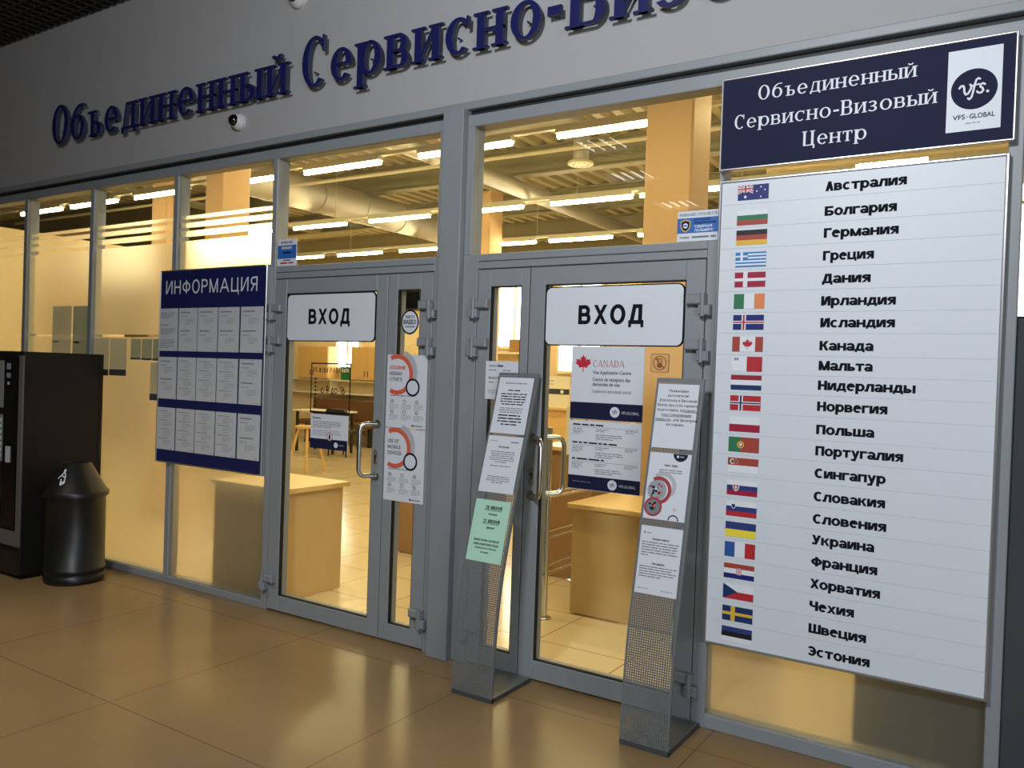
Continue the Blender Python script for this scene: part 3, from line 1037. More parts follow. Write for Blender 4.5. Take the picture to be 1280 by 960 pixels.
def flag(b, i, z1):
    y = Yb - .0012
    x0, x1, z0 = FX0, FX1, z1 - FH2
    w, h = x1 - x0, z1 - z0

    def R(a, c, d, e, m, l=1):
        b.rect(x0 + w * a, x0 + w * c, z0 + h * d, z0 + h * e, y - .0004 * l, m)

    def hs(*ms):
        n = len(ms)
        for k, m in enumerate(ms):
            R(0, 1, 1 - (k + 1) / n, 1 - k / n, m)

    def vs(*ms):
        n = len(ms)
        for k, m in enumerate(ms):
            R(k / n, (k + 1) / n, 0, 1, m)

    def nordic(bg, c1, c2=None):
        R(0, 1, 0, 1, bg)
        R(.28, .42, 0, 1, c1, 2); R(0, 1, .40, .60, c1, 2.3)
        if c2:
            R(.32, .38, 0, 1, c2, 3); R(0, 1, .455, .545, c2, 3.3)

    def star(cx, cz, r, m, l=2):
        pts = []
        for k in range(10):
            rr = r if k % 2 == 0 else r * .45
            a = PI / 2 + k * PI / 5
            pts.append((x0 + w * cx + rr * math.cos(a), z0 + h * cz + rr * math.sin(a)))
        b.poly(pts, y - .0004 * l, m)

    def shield(cx, cz, r, m, m2):
        b.poly([(x0 + w * cx + a * r, z0 + h * cz + c * r) for a, c in ((-1, 1.1), (1, 1.1), (1, -.2), (.6, -.9), (0, -1.3), (-.6, -.9), (-1, -.2))], y - .0008, m)
        b.poly([(x0 + w * cx + a * r * .75, z0 + h * cz + c * r * .75) for a, c in ((-1, 1.1), (1, 1.1), (1, -.2), (.6, -.9), (0, -1.3), (-.6, -.9), (-1, -.2))], y - .0012, m2)
    n = NAMES[i]
    if n == 'Австралия':
        R(0, 1, 0, 1, 'fl_blue')
        for (a, c) in (((0, .5), (.5, 1)), ((0, 1), (.5, .5))):
            p0 = (x0 + w * a[0], z0 + h * a[1]); p1 = (x0 + w * c[0], z0 + h * c[1])
            for t, m, l in ((.006, 'fl_white', 2 + a[1] * .3), (.0022, 'fl_red', 3 + a[1] * .3)):
                b.poly([(p0[0], p0[1] - t), (p1[0], p1[1] - t), (p1[0], p1[1] + t), (p0[0], p0[1] + t)], y - .0004 * l, m)
        R(.19, .31, .5, 1, 'fl_white', 4); R(0, .5, .66, .84, 'fl_white', 4.3); R(.22, .28, .5, 1, 'fl_red', 5); R(0, .5, .70, .80, 'fl_red', 5.3)
        star(.25, .22, .009, 'fl_white')
        for q in ((.75, .82), (.62, .55), (.88, .6), (.75, .17)): star(q[0], q[1], .005, 'fl_white')
    elif n == 'Болгария': hs('fl_white', 'fl_green', 'fl_brick')
    elif n == 'Германия': hs('fl_black', 'fl_brick', 'fl_gold')
    elif n == 'Греция':
        for k in range(9): R(0, 1, k / 9, (k + 1) / 9, 'fl_sky' if k % 2 == 0 else 'fl_white')
        R(0, .41, 4 / 9, 1, 'fl_sky', 2); R(.165, .245, 4 / 9, 1, 'fl_white', 3); R(0, .41, 6 / 9, 7 / 9, 'fl_white', 3.3)
    elif n == 'Дания': nordic('fl_crimson', 'fl_white')
    elif n == 'Ирландия': vs('fl_green', 'fl_white', 'fl_orange')
    elif n == 'Исландия': nordic('fl_blue', 'fl_white', 'fl_red')
    elif n == 'Канада':
        R(0, .25, 0, 1, 'fl_brick'); R(.25, .75, 0, 1, 'fl_white'); R(.75, 1, 0, 1, 'fl_brick')
        maple(b, x0 + w * .5, z0 + h * .5, .024, y - .0008, 'fl_red')
    elif n == 'Мальта':
        R(0, .5, 0, 1, 'fl_white'); R(.5, 1, 0, 1, 'fl_red')
        R(.1, .13, .72, .95, 'ink_soft', 2); R(.18, .21, .72, .95, 'ink_soft', 2); R(.08, .23, .8, .87, 'ink_soft', 3)
    elif n == 'Нидерланды': hs('fl_maroon', 'fl_white', 'fl_deep')
    elif n == 'Норвегия': nordic('fl_red', 'fl_white', 'fl_deep')
    elif n == 'Польша': R(0, 1, .5, 1, 'fl_white'); R(0, 1, 0, .5, 'fl_crimson')
    elif n == 'Португалия':
        R(0, .4, 0, 1, 'fl_green'); R(.4, 1, 0, 1, 'fl_brick')
        b.ring(x0 + w * .4, z0 + h * .5, .016, .011, y - .0008, 'fl_gold'); shield(.4, .5, .008, 'fl_red', 'fl_white')
    elif n == 'Сингапур':
        R(0, 1, .5, 1, 'fl_brick'); R(0, 1, 0, .5, 'fl_white')
        b.ring(x0 + w * .16, z0 + h * .75, .012, .008, y - .0008, 'fl_white', 60, 300)
        for k in range(5): star(.27 + .07 * math.cos(k * 1.256 + 1.57), .75 + .13 * math.sin(k * 1.256 + 1.57), .003, 'fl_white')
    elif n == 'Словакия': hs('fl_white', 'fl_est', 'fl_crimson'); shield(.3, .52, .014, 'fl_white', 'fl_red'); R(.285, .315, .35, .72, 'fl_white', 4); R(.25, .35, .5, .56, 'fl_white', 4.3)
    elif n == 'Словения': hs('fl_white', 'fl_est', 'fl_red'); shield(.24, .68, .010, 'fl_white', 'fl_deep')
    elif n == 'Украина': R(0, 1, .5, 1, 'fl_est'); R(0, 1, 0, .5, 'fl_yellow')
    elif n == 'Франция': vs('fl_mid', 'fl_white', 'fl_red')
    elif n == 'Хорватия':
        hs('fl_brick', 'fl_white', 'fl_blue')
        for k in range(25):
            cx, cz = k % 5, k // 5
            b.rect(x0 + w * .5 - .0125 + cx * .005, x0 + w * .5 - .0075 + cx * .005, z0 + h * .5 - .015 + cz * .006, z0 + h * .5 - .009 + cz * .006, y - .0008, 'fl_red' if k % 2 == 0 else 'fl_white')
    elif n == 'Чехия':
        R(0, 1, .5, 1, 'fl_white'); R(0, 1, 0, .5, 'fl_red')
        b.poly([(x0, z0), (x0 + w * .48, z0 + h / 2), (x0, z1)], y - .0008, 'fl_deep')
    elif n == 'Швеция': nordic('fl_deep', 'fl_gold')
    elif n == 'Эстония': hs('fl_est', 'fl_black', 'fl_white')


MAPLE = [(0, 1), (.16, .66), (.36, .78), (.28, .30), (.52, .56), (.60, .42), (.92, .50), (.80, .20), (.98, .08), (.50, -.28), (.56, -.46),
         (.06, -.38), (.05, -.92)]


def maple(b, cx, cz, r, y, m):
    right = MAPLE
    left = [(-a, c) for a, c in reversed(right[1:])]
    b.poly([(cx + a * r, cz + c * r) for a, c in right + left], y, m)


t = thing('country_board', (-.69, 0, .405), 'tall white board listing countries with flags, right of the second door', 'board')
b = MB('white_plate')
b.box(-1.246, -.142, -.030, -.002, .409, 2.484)
b.build('backing_panel', t)
b = MB('alu')
b.bbox(-1.254, -1.244, -.038, -.001, .402, 2.491, .003); b.bbox(-.144, -.132, -.038, -.001, .402, 2.491, .003)
b.bbox(-1.244, -.144, -.038, -.001, .402, .412, .003); b.bbox(-1.244, -.144, -.038, -.001, 2.481, 2.491, .003)
b.build('board_frame', t)
edges = [2.480] + [(BASE[i] - .026) for i in range(21)] + [.413]
for i, n in enumerate(NAMES):
    b = MB('white_plate')
    zt, zb = edges[i], edges[i + 1]
    b.box(-1.243, -.145, Yb, -.030, zb + .001, zt - .001)
    st = b.build('country_strip', t)
    b = MB('fl_white'); flag(b, i, FLAGT[i]); b.build('flag', st)
    b = MB('ink'); write(b, n, -.797, BASE[i], .040, Yb - .0012, 'ink', WID[i], tv=.36, th=.22, xr=.80, sp=.035); b.build('country_name', st)

# ---------------------------------------------------------------- navy heading board
t = thing('heading_board', (-.69, 0, 2.535), 'dark navy heading board with white serif lettering above the country list', 'sign')
b = MB('navy'); b.box(-1.252, -.126, -.038, -.002, 2.542, 2.940); b.build('face_panel', t)
b = MB('alu')
b.bbox(-1.259, -1.25, -.044, -.001, 2.535, 2.947, .003); b.bbox(-.128, -.118, -.044, -.001, 2.535, 2.947, .003)
b.bbox(-1.25, -.128, -.044, -.001, 2.535, 2.544, .003); b.bbox(-1.25, -.128, -.044, -.001, 2.938, 2.947, .003)
b.build('board_frame', t)
for s, x0, x1, z in (('Объединенный', -1.098, -.464, 2.832), ('Сервисно-Визовый', -1.199, -.388, 2.716), ('Центр', -.898, -.640, 2.606)):
    b = MB('white_plate')
    write(b, s, x0, z, .062, -.0388, 'white_plate', x1 - x0, tv=.165, th=.065, serif=True, xr=.70, sp=.08)
    b.build('lettering', t)
b = MB('white_plate'); b.rect(-.353, -.168, 2.591, 2.907, -.0388)
b.disc(-.261, 2.750, .079, .078, -.0396, 'navy')
write(b, 'VFS', -.330, 2.637, .019, -.0396, 'navy', .042, tv=.1)
b.disc(-.281, 2.645, .0022, .0022, -.0396, 'navy', 10)
write(b, 'GLOBAL', -.274, 2.637, .019, -.0396, 'navy', .086, tv=.1)
dashes(b, -.285, -.237, 2.618, .006, -.0396, rng, 'ink_pale')


def script_vfs(b, cx, cz, s, y, m):
    """italic handwritten v f s and a dot, drawn with a broad nib"""
    cnt = [0]

    def pen(pts, r):
        for (xa, za), (xb, zb) in zip(pts, pts[1:]):
            cnt[0] += 1
            d = math.hypot(xb - xa, zb - za) or 1
            nx, nz = -(zb - za) / d * r, (xb - xa) / d * r
            b.poly([(cx + s * (xa + nx), cz + s * (za + nz)), (cx + s * (xa - nx), cz + s * (za - nz)),
                    (cx + s * (xb - nx), cz + s * (zb - nz)), (cx + s * (xb + nx), cz + s * (zb + nz))], y - 1e-5 * cnt[0], m)
        for (xa, za) in pts:
            cnt[0] += 1
            b.disc(cx + s * xa, cz + s * za, s * r, s * r, y - 1e-5 * cnt[0], m, 8)
    pen([(-1.02, .22), (-.92, .38), (-.76, .40), (-.68, .22), (-.66, -.10), (-.56, -.34), (-.40, -.30), (-.22, .02), (-.16, .30), (-.26, .42)], .075)
    pen([(.42, .78), (.30, .86), (.16, .74), (.06, .36), (-.04, -.20), (-.14, -.62), (-.28, -.76), (-.38, -.66)], .075)
    pen([(-.14, .30), (.36, .38)], .06)
    pen([(.78, .30), (.64, .40), (.46, .32), (.46, .16), (.62, .02), (.68, -.16), (.54, -.34), (.34, -.32), (.24, -.2)], .075)
    b.disc(cx + s * .98, cz - s * .28, s * .11, s * .11, y, m, 12)


script_vfs(b, -.262, 2.748, .048, -.0402, 'white_plate')
b.build('logo_plate', t)

# ================================================================ BLUE INFORMATION BOARD with sheets
t = thing('information_board', (-4.82, 0, .872), 'large blue board titled ИНФОРМАЦИЯ holding three rows of sheets', 'board')
b = MB('navy_board'); b.box(-5.378, -4.262, -.030, -.002, .878, 2.240); b.build('face_panel', t)
b = MB('alu')
b.bbox(-5.386, -5.376, -.035, -.001, .870, 2.248, .003); b.bbox(-4.264, -4.25, -.035, -.001, .870, 2.248, .003)
b.bbox(-5.376, -4.264, -.035, -.001, .870, .880, .003); b.bbox(-5.376, -4.264, -.035, -.001, 2.238, 2.248, .003)
b.build('board_frame', t)
b = MB('white_plate'); write(b, 'ИНФОРМАЦИЯ', -5.318, 2.078, .095, -.0308, 'paper', .975, tv=.12, sp=.20); b.build('lettering', t)
ROWS = [('top', 1.975, 1.672), ('middle', 1.628, 1.329), ('bottom', 1.266, .965)]
COLS = [(-5.376, -5.169), (-5.155, -4.952), (-4.943, -4.733), (-4.722, -4.511), (-4.494, -4.276)]
CN = ['first', 'second', 'third', 'fourth', 'fifth']


for ri, (rn, z1, z0) in enumerate(ROWS):
    for ci, (xa, xb) in enumerate(COLS):
        b = MB('paper_dim')
        y = -.0335
        b.box(xa, xb, y, -.0305, z0, z1)
        yy = y - .0006
        w, h = xb - xa, z1 - z0
        R2 = random.Random(ri * 7 + ci)
        if ri == 0 and ci == 0:
            for (a, c, n) in ((.92, .76, 4), (.64, .58, 1), (.54, .38, 4), (.28, .06, 5)):
                para(b, xa + w * .06, xb - w * .12, z0 + h * a, z0 + h * c, n, yy, R2, 'ink_soft')
        else:
            two = ri == 0 or ci == 4 or (ri == 1 and ci == 0)
            n = 2 if two else 4
            for k in range(n):
                zt = z0 + h * (.93 - k * (.86 / n))
                bl = h * .86 / n
                b.rect(xa + w * .10, xa + w * R2.uniform(.6, .75), zt - bl * .10, zt - bl * .04, yy, 'ink_soft')
                if two:
                    dashes(b, xa + w * .10, xa + w * .48, zt - bl * .30, bl * .05, yy, R2, 'ink_soft')
                zt2 = zt - bl * (.38 if two else .22)
                para(b, xa + w * .36, xa + w * .84, zt2, zt - bl * .86 if not two else zt2 - bl * .34, 3 if not two else 4, yy, R2, 'ink_pale')
        b.rect(xb - w * .22, xb - w * .08, z0 + h * .03, z0 + h * .045, yy, 'ink_pale')
        if ri == 0 and ci == 0:
            lab = 'densely printed white sheet, top row, far left of the blue information board'
        else:
            lab = 'white printed sheet, %s in the %s row of the blue information board' % (CN[ci] + ' from left', rn)
        tag(b.build('information_sheet', None, ((xa + xb) / 2, -.0305, z0)), lab, 'sheet', 'sheets on the blue information board')

# ================================================================ SIGNS AND STICKERS ON THE DOORS
def vhod(x0, x1, z0, z1, label):
    t = thing('entrance_sign', ((x0 + x1) / 2, 0, z0), label, 'sign', 'white entrance signs')
    b = MB('white_plate')
    y0 = .0035
    b.prism(rounded(x0, x1, z0, z1, .035), y0, .0135, 'ink', 'ink')
    b.poly(rounded(x0 + .006, x1 - .006, z0 + .006, z1 - .006, .030), y0 - .0006, 'white_plate')
    b.build('plate', t)
    b = MB('ink')
    cx = (x0 + x1) / 2
    lay, wd = layout('ВХОД', .092, .19, .17, False, .74, .22)
    write(b, 'ВХОД', cx - .005, z0 + .108, .096, y0 - .0012, 'ink', .355, 'c', tv=.25, th=.20, sp=.20)
    b.build('lettering', t)


vhod(-4.092, -3.334, 1.752, 2.052, 'white ВХОД sign with black rim on the left door')
vhod(-2.168, -1.416, 1.744, 2.045, 'white ВХОД sign with black rim on the right door above the Canada poster')

b = MB('white_plate')
b.disc(-3.078, 1.87, .066, .072, .0130, 'navy'); b.disc(-3.078, 1.87, .056, .062, .0124, 'white_plate')
b.disc(-3.078, 1.87, .066, .072, .0136, 'navy')
write(b, 'ВЕДЕТСЯ', -3.078, 1.892, .016, .0118, 'navy', .066, 'c', tv=.2)
write(b, 'ВИДЕО', -3.078, 1.858, .026, .0118, 'navy', .094, 'c', tv=.22)
write(b, 'НАБЛЮДЕНИЕ', -3.078, 1.838, .011, .0118, 'navy', .074, 'c', tv=.2)
tag(b.build('round_sticker', None, (-3.078, .0136, 1.87)), 'round navy and white video surveillance sticker on narrow glass of left door', 'sticker')


def mobile_poster(z0, z1, txt, label, cyr):
    x0, x1 = -3.224, -2.927
    w, h = x1 - x0, z1 - z0
    b = MB('paper')
    b.box(x0, x1, -.0030, .0005, z0, z1)
    y = -.0036
    cx, cz, ro = x0 + w * .26, z0 + h * .73, .118
    b.ring(cx + .02, cz + .012, ro + .012, ro - .03, y, 'pale_grey', -20, 75)
    b.ring(cx, cz, ro, ro - .026, y - .0004, 'coral', -118, 118)
    b.ring(x0 + w * .66, z0 + h * .56, .052, .040, y - .0008, 'navy')
    b.disc(x0 + w * .66, z0 + h * .56, .040, .040, y - .0006, 'paper')
    for k, s in enumerate(txt):
        write(b, s, x0 + w * .07, cz + .030 - k * .034, .021, y - .0008, 'coral' if k == 0 and cyr else 'ink_soft', (.118, .095, .095)[k] if cyr else (.085, .1, .108)[k], tv=.2)
    R2 = random.Random(int(z0 * 100))
    dashes(b, x0 + w * .10, x0 + w * .62, z0 + h * .435, .008, y, R2, 'ink_soft')
    for r_ in range(2):
        for c_ in range(3):
            xx = x0 + w * (.08 + .31 * c_)
            zz = z0 + h * (.36 - r_ * .145)
            b.ring(xx + .022, zz, .012, .008, y, 'ink_soft', 0, 360, 16)
            if c_ != 1:
                b.rect(xx + .012, xx + .034, zz - .002, zz + .002, y - .0003, 'ink_soft')
            para(b, xx, xx + .075, zz - .014, zz - .048, 4, y, R2, 'ink_pale')
    b.rect(x0 + w * .70, x0 + w * .93, z0 + .014, z0 + .020, y, 'ink_soft')
    b.disc(x0 + w * .68, z0 + .018, .006, .006, y, 'navy', 12)
    tag(b.build('wall_poster', None, ((x0 + x1) / 2, 0, z0)), label, 'poster', 'mobile device posters')


mobile_poster(1.257, 1.679, ['ИСПОЛЬЗОВАНИЕ', 'МОБИЛЬНЫХ', 'УСТРОЙСТВ'], 'upper white poster with red ring and Russian text on the left door', True)
mobile_poster(.832, 1.252, ['USE OF', 'MOBILE', 'DEVICES'], 'lower white poster with red ring reading USE OF MOBILE DEVICES', False)

# opening hours decal: dark rim and letters straight on the glass
b = MB('ink')
x0, x1, z0, z1, y = -3.868, -3.528, 1.306, 1.620, .0125
for a in ((x0, x1, z1 - .008, z1), (x0, x1, z0, z0 + .012), (x0, x0 + .008, z0, z1), (x1 - .008, x1, z0, z1)):
    b.box(a[0], a[1], y, y + .001, a[2], a[3])
write(b, 'РЕЖИМ РАБОТЫ', (x0 + x1) / 2, 1.560, .030, y, 'ink', .30, 'c', tv=.17, th=.09, serif=True)
write(b, 'с 9 до 16', -3.675, 1.430, .048, y, 'ink', .205, 'c', tv=.16)
for k in range(8):
    b.rect(x0 + .036, x0 + .050, 1.345 + k * .024, 1.357 + k * .024, y, 'ink')
tag(b.build('glass_decal', None, ((x0 + x1) / 2, y, z0)), 'dark opening hours decal on the clear glass of the left door', 'decal')

b = MB('paper')
x0, x1, z0, z1 = -3.855, -3.535, 1.086, 1.300
b.box(x0, x1, .009, .0135, z0, z1)
b.rect(x0, x1, z0, z0 + .062, .0084, 'navy')
R2 = random.Random(4)
write(b, 'Внимание', x0 + .02, z1 - .030, .014, .0084, 'ink', .07)
para(b, x0 + .02, x1 - .03, z1 - .04, z1 - .085, 4, .0084, R2)
para(b, x0 + .02, x1 - .05, z1 - .095, z1 - .135, 4, .0084, R2, 'ink_pale')
b.ring(-3.685, z0 + .078, .026, .022, .0078, 'fl_red'); b.disc(-3.685, z0 + .078, .022, .022, .0081, 'paper')
b.rect(-3.692, -3.678, z0 + .062, z0 + .092, .0075, 'ink')
b.disc(-3.63, z0 + .03, .017, .017, .0078, 'white_plate'); b.rect(-3.605, -3.565, z0 + .027, z0 + .034, .0078, 'ink_soft')
tag(b.build('notice_sheet', None, ((x0 + x1) / 2, .0135, z0)), 'small white notice with navy foot below the opening hours decal', 'notice')


def vfs_mark(b, cx, cz, r, y):
    b.disc(cx, cz, r, r, y, 'white_plate', 28)
    script_vfs(b, cx, cz, r * .6, y - .0006, 'navy')


# Canada posters on the right door
x0, x1 = -2.006, -1.610
b = MB('paper')
b.box(x0, x1, .009, .0135, 1.376, 1.742)
y = .0084
b.rect(x0, x1, 1.378, 1.462, y, 'navy')
maple(b, -1.940, 1.655, .046, y, 'maple_red')
write(b, 'CANADA', -1.885, 1.640, .034, y, 'red_dark', .172, tv=.13, th=.05, serif=True)
write(b, 'Visa Application Centre', -1.885, 1.605, .018, y, 'ink', .208, tv=.1)
write(b, 'Centre de réception des', -1.885, 1.570, .018, y, 'ink', .205, tv=.1)
write(b, 'demandes de visa', -1.885, 1.546, .018, y, 'ink', .15, tv=.1)
write(b, 'Сервисно-визовый центр', -1.885, 1.512, .0155, y, 'ink', .212, tv=.14, th=.08, serif=True)
vfs_mark(b, -1.757, 1.420, .026, y - .0006)
write(b, 'VFS.GLOBAL', -1.722, 1.412, .014, y - .0006, 'pale_grey', .095, tv=.1)
tag(b.build('wall_poster', None, (-1.808, .0135, 1.376)), 'white CANADA Visa Application Centre poster with maple leaf on right door', 'poster')
b = MB('paper')
b.box(x0 + .002, x1, .009, .0135, 1.024, 1.370)
b.rect(x0 + .002, x1, 1.026, 1.094, y, 'navy')
R2 = random.Random(9)
for k, zt in enumerate((1.352, 1.262, 1.180)):
    dashes(b, x0 + .02, x0 + (.19 if k == 0 else .27 if k == 1 else .2), zt - .006, .012, y, R2, 'ink')
    b.rect(x0 + .02, x1 - .015, zt - .014, zt - .0125, y, 'ink_soft')
    para(b, x0 + .02, x0 + .085, zt - .018, zt - .052, 4, y, R2)
    para(b, x0 + .150, x0 + .225, zt - .018, zt - .036, 2, y, R2)
    para(b, x0 + .310, x0 + .385, zt - .016, zt - .034, 2, y, R2)
    para(b, x0 + .150, x0 + .310, zt - .044, zt - .074, 3, y, R2)
vfs_mark(b, -1.757, 1.061, .025, y - .0006)
write(b, 'VFS.GLOBAL', -1.722, 1.054, .013, y - .0006, 'pale_grey', .09, tv=.1)
dashes(b, x0 + .03, x0 + .13, 1.062, .005, y - .0006, R2, 'ink_soft')
tag(b.build('wall_poster', None, (-1.808, .0135, 1.024)), 'white contact details poster with navy foot under the CANADA poster', 'poster')

b = MB('icon_plate')
b.prism(rounded(-1.577, -1.485, 1.622, 1.711, .008), .0100, .0135, 'icon_brown')
b.poly(rounded(-1.5745, -1.4875, 1.6245, 1.7085, .007), .0094, 'icon_plate')
b.ring(-1.531, 1.667, .034, .030, .0088, 'icon_brown')
b.poly(rounded(-1.544, -1.520, 1.645, 1.688, .004), .0088, 'icon_brown')
b.rect(-1.540, -1.524, 1.665, 1.683, .0082, 'icon_plate')
b.poly([(-1.555, 1.689), (-1.551, 1.693), (-1.507, 1.645), (-1.511, 1.641)], .0078, 'icon_brown')
tag(b.build('square_sticker', None, (-1.531, .0135, 1.622)), 'small square no phones sticker beside the CANADA poster', 'sticker')

b = MB('paper')
x0, x1, z0, z1 = -2.525, -2.318, 1.452, 1.656
b.box(x0, x1, -.0030, .0005, z0, z1)
R2 = random.Random(3)
write(b, 'Анкеты Visa', x0 + .022, z1 - .03, .013, -.0036, 'ink', .09)
dashes(b, x0 + .02, x0 + .07, z1 - .05, .008, -.0036, R2); dashes(b, x0 + .11, x0 + .16, z1 - .05, .008, -.0036, R2)
write(b, 'Виза и бланк', x0 + .022, z1 - .095, .013, -.0036, 'ink', .10)
dashes(b, x0 + .02, x0 + .06, z1 - .115, .008, -.0036, R2)
para(b, x0 + .02, x1 - .02, z0 + .055, z0 + .03, 3, -.0036, R2, 'ink_pale')
tag(b.build('notice_sheet', None, ((x0 + x1) / 2, 0, z0)), 'white sheet on the narrow leaf, partly behind the left metal stand', 'notice')


def guard_sticker(x0, x1, z0, z1, big, label):
    b = MB('white_plate')
    w, h = x1 - x0, z1 - z0
    b.box(x0, x1, .0100, .0135, z0, z1)
    y = .0094
    b.rect(x0, x1, z0 + h * .27, z0 + h * .77, y, 'sticker_blue')
    if big:
        write(b, 'ВНИМАНИЕ! ОХРАНЯЕТСЯ', x0 + w * .05, z0 + h * .83, h * .10, y, 'ink_soft', w * .9)
        write(b, 'ОХРАННОЕ', x0 + w * .40, z0 + h * .665, h * .075, y - .0006, 'navy', w * .40, tv=.2)
        write(b, 'ПРЕДПРИЯТИЕ', x0 + w * .40, z0 + h * .56, h * .075, y - .0006, 'navy', w * .54, tv=.2)
        write(b, '"СЕВЕРНАЯ', x0 + w * .40, z0 + h * .435, h * .085, y - .0006, 'white_plate', w * .44, tv=.22)
        write(b, 'ПАЛЬМИРА"', x0 + w * .43, z0 + h * .31, h * .085, y - .0006, 'white_plate', w * .46, tv=.22)
        write(b, 'Телефон', x0 + w * .06, z0 + h * .10, h * .075, y, 'ink', w * .24, tv=.2)
        dashes(b, x0 + w * .36, x0 + w * .94, z0 + h * .10, h * .10, y, random.Random(2), 'ink_soft')
    else:
        write(b, 'ВНИМАНИЕ', x0 + w * .18, z0 + h * .83, h * .09, y, 'ink', w * .6)
        b.rect(x0 + w * .2, x0 + w * .76, z0 + h * .62, z0 + h * .72, y - .0006, 'pale_grey')
        dashes(b, x0 + w * .3, x0 + w * .7, z0 + h * .46, h * .1, y - .0006, random.Random(2), 'navy')
        dashes(b, x0 + w * .3, x0 + w * .7, z0 + h * .18, h * .09, y, random.Random(2), 'ink_soft')
        dashes(b, x0 + w * .15, x0 + w * .85, z0 + h * .08, h * .09, y, random.Random(5), 'red_dark')
    if big:
        cx, cz, r = x0 + w * .2, z0 + h * .52, h * .17
        b.poly([(cx + a * r, cz + c * r) for a, c in ((-1, .9), (0, 1.2), (1, .9), (1, -.3), (.6, -.9), (0, -1.3), (-.6, -.9), (-1, -.3))], y - .0006, 'fl_gold')
        b.poly([(cx + a * r * .82, cz + c * r * .82) for a, c in ((-1, .9), (0, 1.2), (1, .9), (1, -.3), (.6, -.9), (0, -1.3), (-.6, -.9), (-1, -.3))], y - .0009, 'navy')
        b.disc(cx, cz, r * .5, r * .5, y - .0012, 'fl_white', 20)
        b.rect(cx - r * .4, cx + r * .4, cz - r * .14, cz + r * .14, y - .0015, 'fl_mid')
    tag(b.build('guard_sticker', None, ((x0 + x1) / 2, .0135, z0)), label, 'sticker', 'blue and white guard company stickers')


guard_sticker(-4.205, -4.032, 2.237, 2.410, False, 'small blue and white sticker low in the transom window of the left door')
guard_sticker(-1.468, -1.268, 2.237, 2.378, True, 'blue and white security sticker with shield beside the country board')

# sheets stuck on the inside of the frosted windows, seen from behind
for xa, xb, z0, z1, m, lab in (
        (-6.93, -6.645, 1.42, 2.022, 'sheet_back', 'tall grey poster back on the second window above the vending machine, left one'),
        (-6.622, -6.375, 1.42, 2.018, 'sheet_back_dark', 'dark grey poster back touching the mullion above the vending machine'),
        (-6.315, -6.105, 1.470, 1.762, 'sheet_back', 'grey sheet back right of the mullion, half behind vending machine'),
        (-6.092, -5.872, 1.474, 1.760, 'sheet_back', 'grey sheet back with darker foot band, on the frosted window'),
        (-5.818, -5.690, 1.602, 1.760, 'sheet_back_dark', 'small dark sheet back, leftmost of three beside the information board'),
        (-5.680, -5.552, 1.600, 1.760, 'sheet_back_dark', 'small dark sheet back, middle of three beside the information board'),
        (-5.543, -5.415, 1.598, 1.760, 'sheet_back_dark', 'small dark sheet back, rightmost of three, touching the information board edge'),
        (-5.565, -5.345, 1.305, 1.585, 'sheet_back', 'pale grey sheet back below the small dark ones, beside the information board')):
    b = MB(m)
    b.rect(xa, xb, z0, z1, .0275)
    if z1 - z0 < .4:
        b.rect(xa, xb, z0, z0 + (z1 - z0) * (.17 if m == 'sheet_back' else .1), .0256, 'dark_panel')
    else:
        b.rect(xa + .02, xa + .10, z1 - .30, z1 - .285, .0256, 'ink_soft' if m == 'sheet_back' else 'ink')
        b.rect(xa + .01, xb - .01, 1.50, 1.52, .0256, 'sheet_back_dark')
    tag(b.build('sheet_back', None, ((xa + xb) / 2, .029, z0)), lab, 'sheet', 'sheets stuck behind the frosted windows')

# ================================================================ PERFORATED LEAFLET STANDS
def smooth_profile(P, n=60):
    """Catmull-Rom through (y, z) points"""
    out = []
    Q = [P[0]] + P + [P[-1]]
    for i in range(1, len(Q) - 2):
        p0, p1, p2, p3 = Q[i - 1], Q[i], Q[i + 1], Q[i + 2]
        for k in range(12):
            t = k / 12.0
            out.append(tuple(.5 * ((2 * p1[j]) + (-p0[j] + p2[j]) * t + (2 * p0[j] - 5 * p1[j] + 4 * p2[j] - p3[j]) * t * t +
                                   (-p0[j] + 3 * p1[j] - 3 * p2[j] + p3[j]) * t ** 3) for j in (0, 1)))
    out.append(P[-1])
    L = [0.0]
    for a, c in zip(out, out[1:]):
        L.append(L[-1] + math.hypot(c[0] - a[0], c[1] - a[1]))
    return out, L


